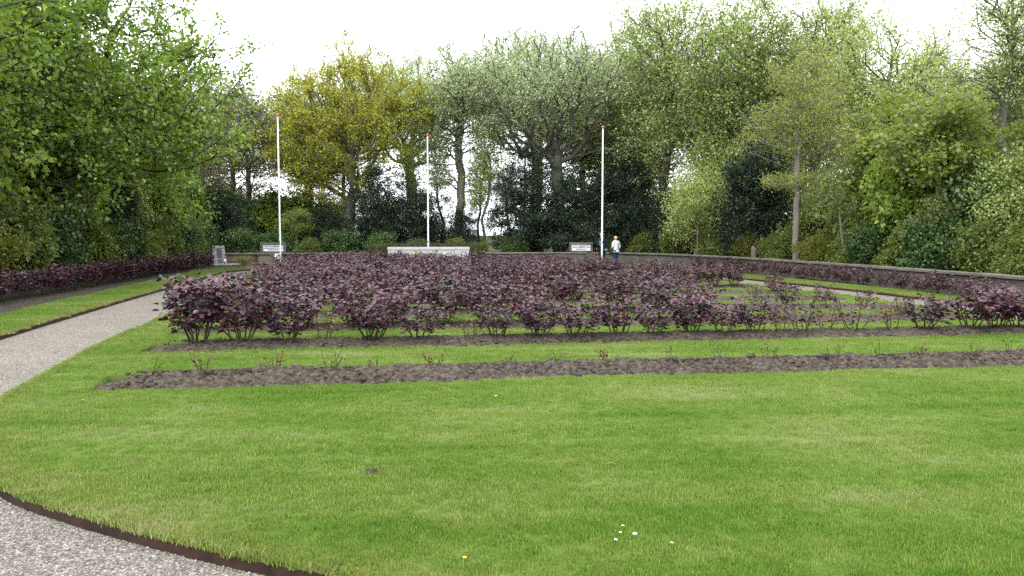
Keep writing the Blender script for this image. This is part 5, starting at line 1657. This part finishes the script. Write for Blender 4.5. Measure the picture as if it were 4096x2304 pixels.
for x, y, kd, s, lab in [(10.9, 41.2, 'green', .75, 'green bush behind the wall left of the small stone post'), (11.9, 38.2, 'gold', .8, 'yellow-green bush just right of the small stone post'), (12.4, 35.6, 'green', .72, 'green bush at the foot of the big dark evergreen'),
                         (12.9, 32.0, 'gold', .85, 'yellow-green bush at the foot of the birch'), (13.0, 29.9, 'lime', .62, 'broad-leaved light green sapling right of the birch'), (13.3, 28.0, 'ivy', .9, 'dark ivy bush right of the birch behind the wall'),
                         (13.5, 26.0, 'green', .85, 'green bush below the young maple'), (13.7, 24.2, 'ivy', 1.0, 'dark ivy mound below the layered lime-green maple'), (14.0, 22.6, 'green', .82, 'leafy green bush near the right edge behind the wall'),
                         (14.2, 20.9, 'green', .82, 'bright green climbing foliage at the right edge above the wall'), (14.4, 19.2, 'green', .8, 'leafy bush cut by the right edge of the picture'), (15.4, 28.5, 'olive', 1.1, ''),
                         (16.2, 24.5, 'ivy', 1.5, 'tall shaded bush behind the bushes at the right edge'), (16.5, 21.0, 'green', 1.5, 'tall shaded green bush at the right edge'), (15.8, 32.0, 'ivy', 1.4, 'tall shaded bush between birch and maple'), (14.6, 36.5, 'green', 1.4, 'tall green bush behind the birch'), (15.2, 28.3, 'gold', 1.5, 'tall yellow-green bush behind the young maple')]:
    if kd == 'olive': continue
    B(kd, x, y, s, lab, grp=gr_)
gbk = 'far trees closing the view'
for k, (src, x, y, r_, s) in enumerate([(el1, -30, 46, .3, .9), (el2, -27, 52, 1.0, .95), (tw1, -23.5, 54, 2, 1.1), (tw1, -20.5, 57, 3, 1.15), (tw1, -18.6, 46.9, 4, .8), (tw1, -13.2, 61, 5, 1.0), (el2, 10, 60, .4, 1.15), (el1, 14.6, 56, 1.4, 1.1), (el2, 19.5, 52, 2.3, 1.1),
                                        (el1, 23.5, 47, 3.1, .92), (el2, 24.5, 40, 4.0, .86), (el2, 24, 33, 5.2, .78), (el2, 22, 27, 5.9, .74), (po2, -8.0, 62, 1.0, 1.18), (po2, 2.0, 64, 2.0, 1.32), (po2, -16.5, 63, 4.0, 1.0), (el1, 9.5, 66, 3.0, 1.25), (el2, 19, 60, 1.0, 1.25)]):
    side = ['far left corner behind the sycamores', 'left, just behind the deepest sycamore', 'left, between sycamores and brownish trees', 'left, behind the small corner evergreen', 'left, close behind the left sign', 'left, deep behind the golden oak',
            'right, deep behind the third flagpole', 'right, behind the person in white', 'right, behind the big dark evergreen', 'right, behind the birch top', 'right, behind the taller lime maple', 'right, behind the layered lime maple', 'far right, behind the bare tree',
            'middle, between oak and central flagpole', 'middle, behind the wide silvery poplar', 'left, behind the left flagpole', 'right, tallest behind the touching-top tree', 'right, tallest behind the airy tree'][k]
    place(src, T_USED, x, y, r_, s, 'far background tree seen between nearer crowns: ' + side, group=gbk)
for x, y, r_, s, lab in [(-2.4, 56.5, 1.0, .9, 'thin willow-like tree far behind the forked poplar'), (-.3, 58, 2.0, .8, 'thin far tree in the bright gap left of the wide evergreen'), (-5.2, 57, 3.0, .95, 'thin far tree behind the central flagpole'), (-7.2, 55.5, 4.0, .9, 'thin far tree at the right foot of the golden oak')]:
    place(thin_w, T_USED, x, y, r_, s, lab, group='thin trees in the bright gap')
B('syc', -15.6, 52.5, 1.25, 'leafy sapling in the gap behind the left flagpole', grp='saplings behind the left flagpole')
B('green', -13.4, 52.0, 1.5, 'tall green bush between the left flagpole and the oak trunk', grp='saplings behind the left flagpole')
B('syc', -18.9, 50.0, 1.3, 'leafy sapling right of the big sycamores behind the far wall', grp='saplings behind the left flagpole')
for x, y, kd, s, sz, lab in [(14.6, 34.5, 'elmb', 1.0, 1.0, 'yellow-green sapling directly behind the birch trunk'), (14.5, 30.6, 'green', 1.4, 2.0, 'tall green bush under the taller lime-green maple'), (14.7, 27.2, 'syc', 1.1, 1.25, 'sycamore sapling left of the layered maple trunk'),
                             (14.9, 25.0, 'ivy', 1.4, 1.7, 'ivy thicket hiding the trunk of the layered maple'), (15.2, 22.9, 'elmb', .85, .9, 'leafy sapling right of the layered maple'), (15.6, 20.4, 'elmb', .95, 1.0, 'tall leafy thicket at the right picture edge')]:
    B(kd, x, y, s, lab, sz=sz, grp='tall saplings on the right')
bs = tree('bare_sapling', 97, [(0, 0, -.1), (-.05, 0, .9), (-.25, 0, 1.9), (-.3, 0, 2.8)], [(-.6, 0, 3.2, 1.0, .8, .8), (.2, 0, 2.6, .7, .6, .6)], 34, 16, .20, .09, L['shrub'], M['bark_pale'], .04, twigs=2, twig_len=.35)
place(bs, T_USED, 12.75, 29.6, 0, 1.0, 'leaning pale bare stem just behind the right wall, right of the birch', group='pale bare stems behind the right wall')
place(bs, T_USED, 12.95, 24.6, 2.6, .8, 'short forked pale stem behind the right wall below the layered maple', group='pale bare stems behind the right wall')
place(bs, T_USED, 9.9, 41.4, 1.2, .9, 'thin pale stem in the shade left of the big dark evergreen', group='pale bare stems behind the right wall')
for x, y, s, lab in [(-17.6, 53.0, 1.0, 'pale bushy sapling far behind the left sign'), (-12.6, 55.0, 1.0, 'pale bushy sapling far behind the golden oak trunk'), (-9.0, 54.5, .9, 'pale bushy sapling far right of the golden oak trunk'), (6.0, 53.5, 1.1, 'pale bushy sapling behind the third flagpole, between two dark evergreens'), (9.2, 52.0, 1.1, 'pale bushy sapling deep behind the person in white'), (-21.5, 47.5, 1.0, 'pale bushy sapling in the left corner behind the small evergreen')]:
    B('elmb', x, y, s, lab, grp='bushy saplings far behind')
# far belt of bushes that closes the view between trunks
for k, (x, y, s) in enumerate([(-26, 47, 1.9), (-22.5, 52, 1.7), (-18, 56, 1.6), (-14, 58, 1.5), (-10, 57, 1.3), (-6.6, 57, 1.1), (1.8, 58, 1.2), (5, 55, 1.6), (8.5, 54, 1.7), (12, 52, 1.9), (15.5, 49, 2.0), (19, 46, 2.0), (21, 41, 2.0), (22, 36, 2.0), (22, 30, 2.0)]):
    where = ['left corner behind the sycamores', 'small evergreen at the left corner', 'left sign', 'left flagpole', 'oak trunk', 'central flagpole', 'wide silvery poplar', 'right sign', 'third flagpole', 'person in white', 'light green sapling mass', 'big dark evergreen', 'birch trunk', 'lime-green maples', 'bare tree at the right edge'][k]
    B('ivy' if k % 3 else 'green', x, y, s, 'dim far bush glimpsed low between trunks behind the ' + where, grp='far belt of bushes')
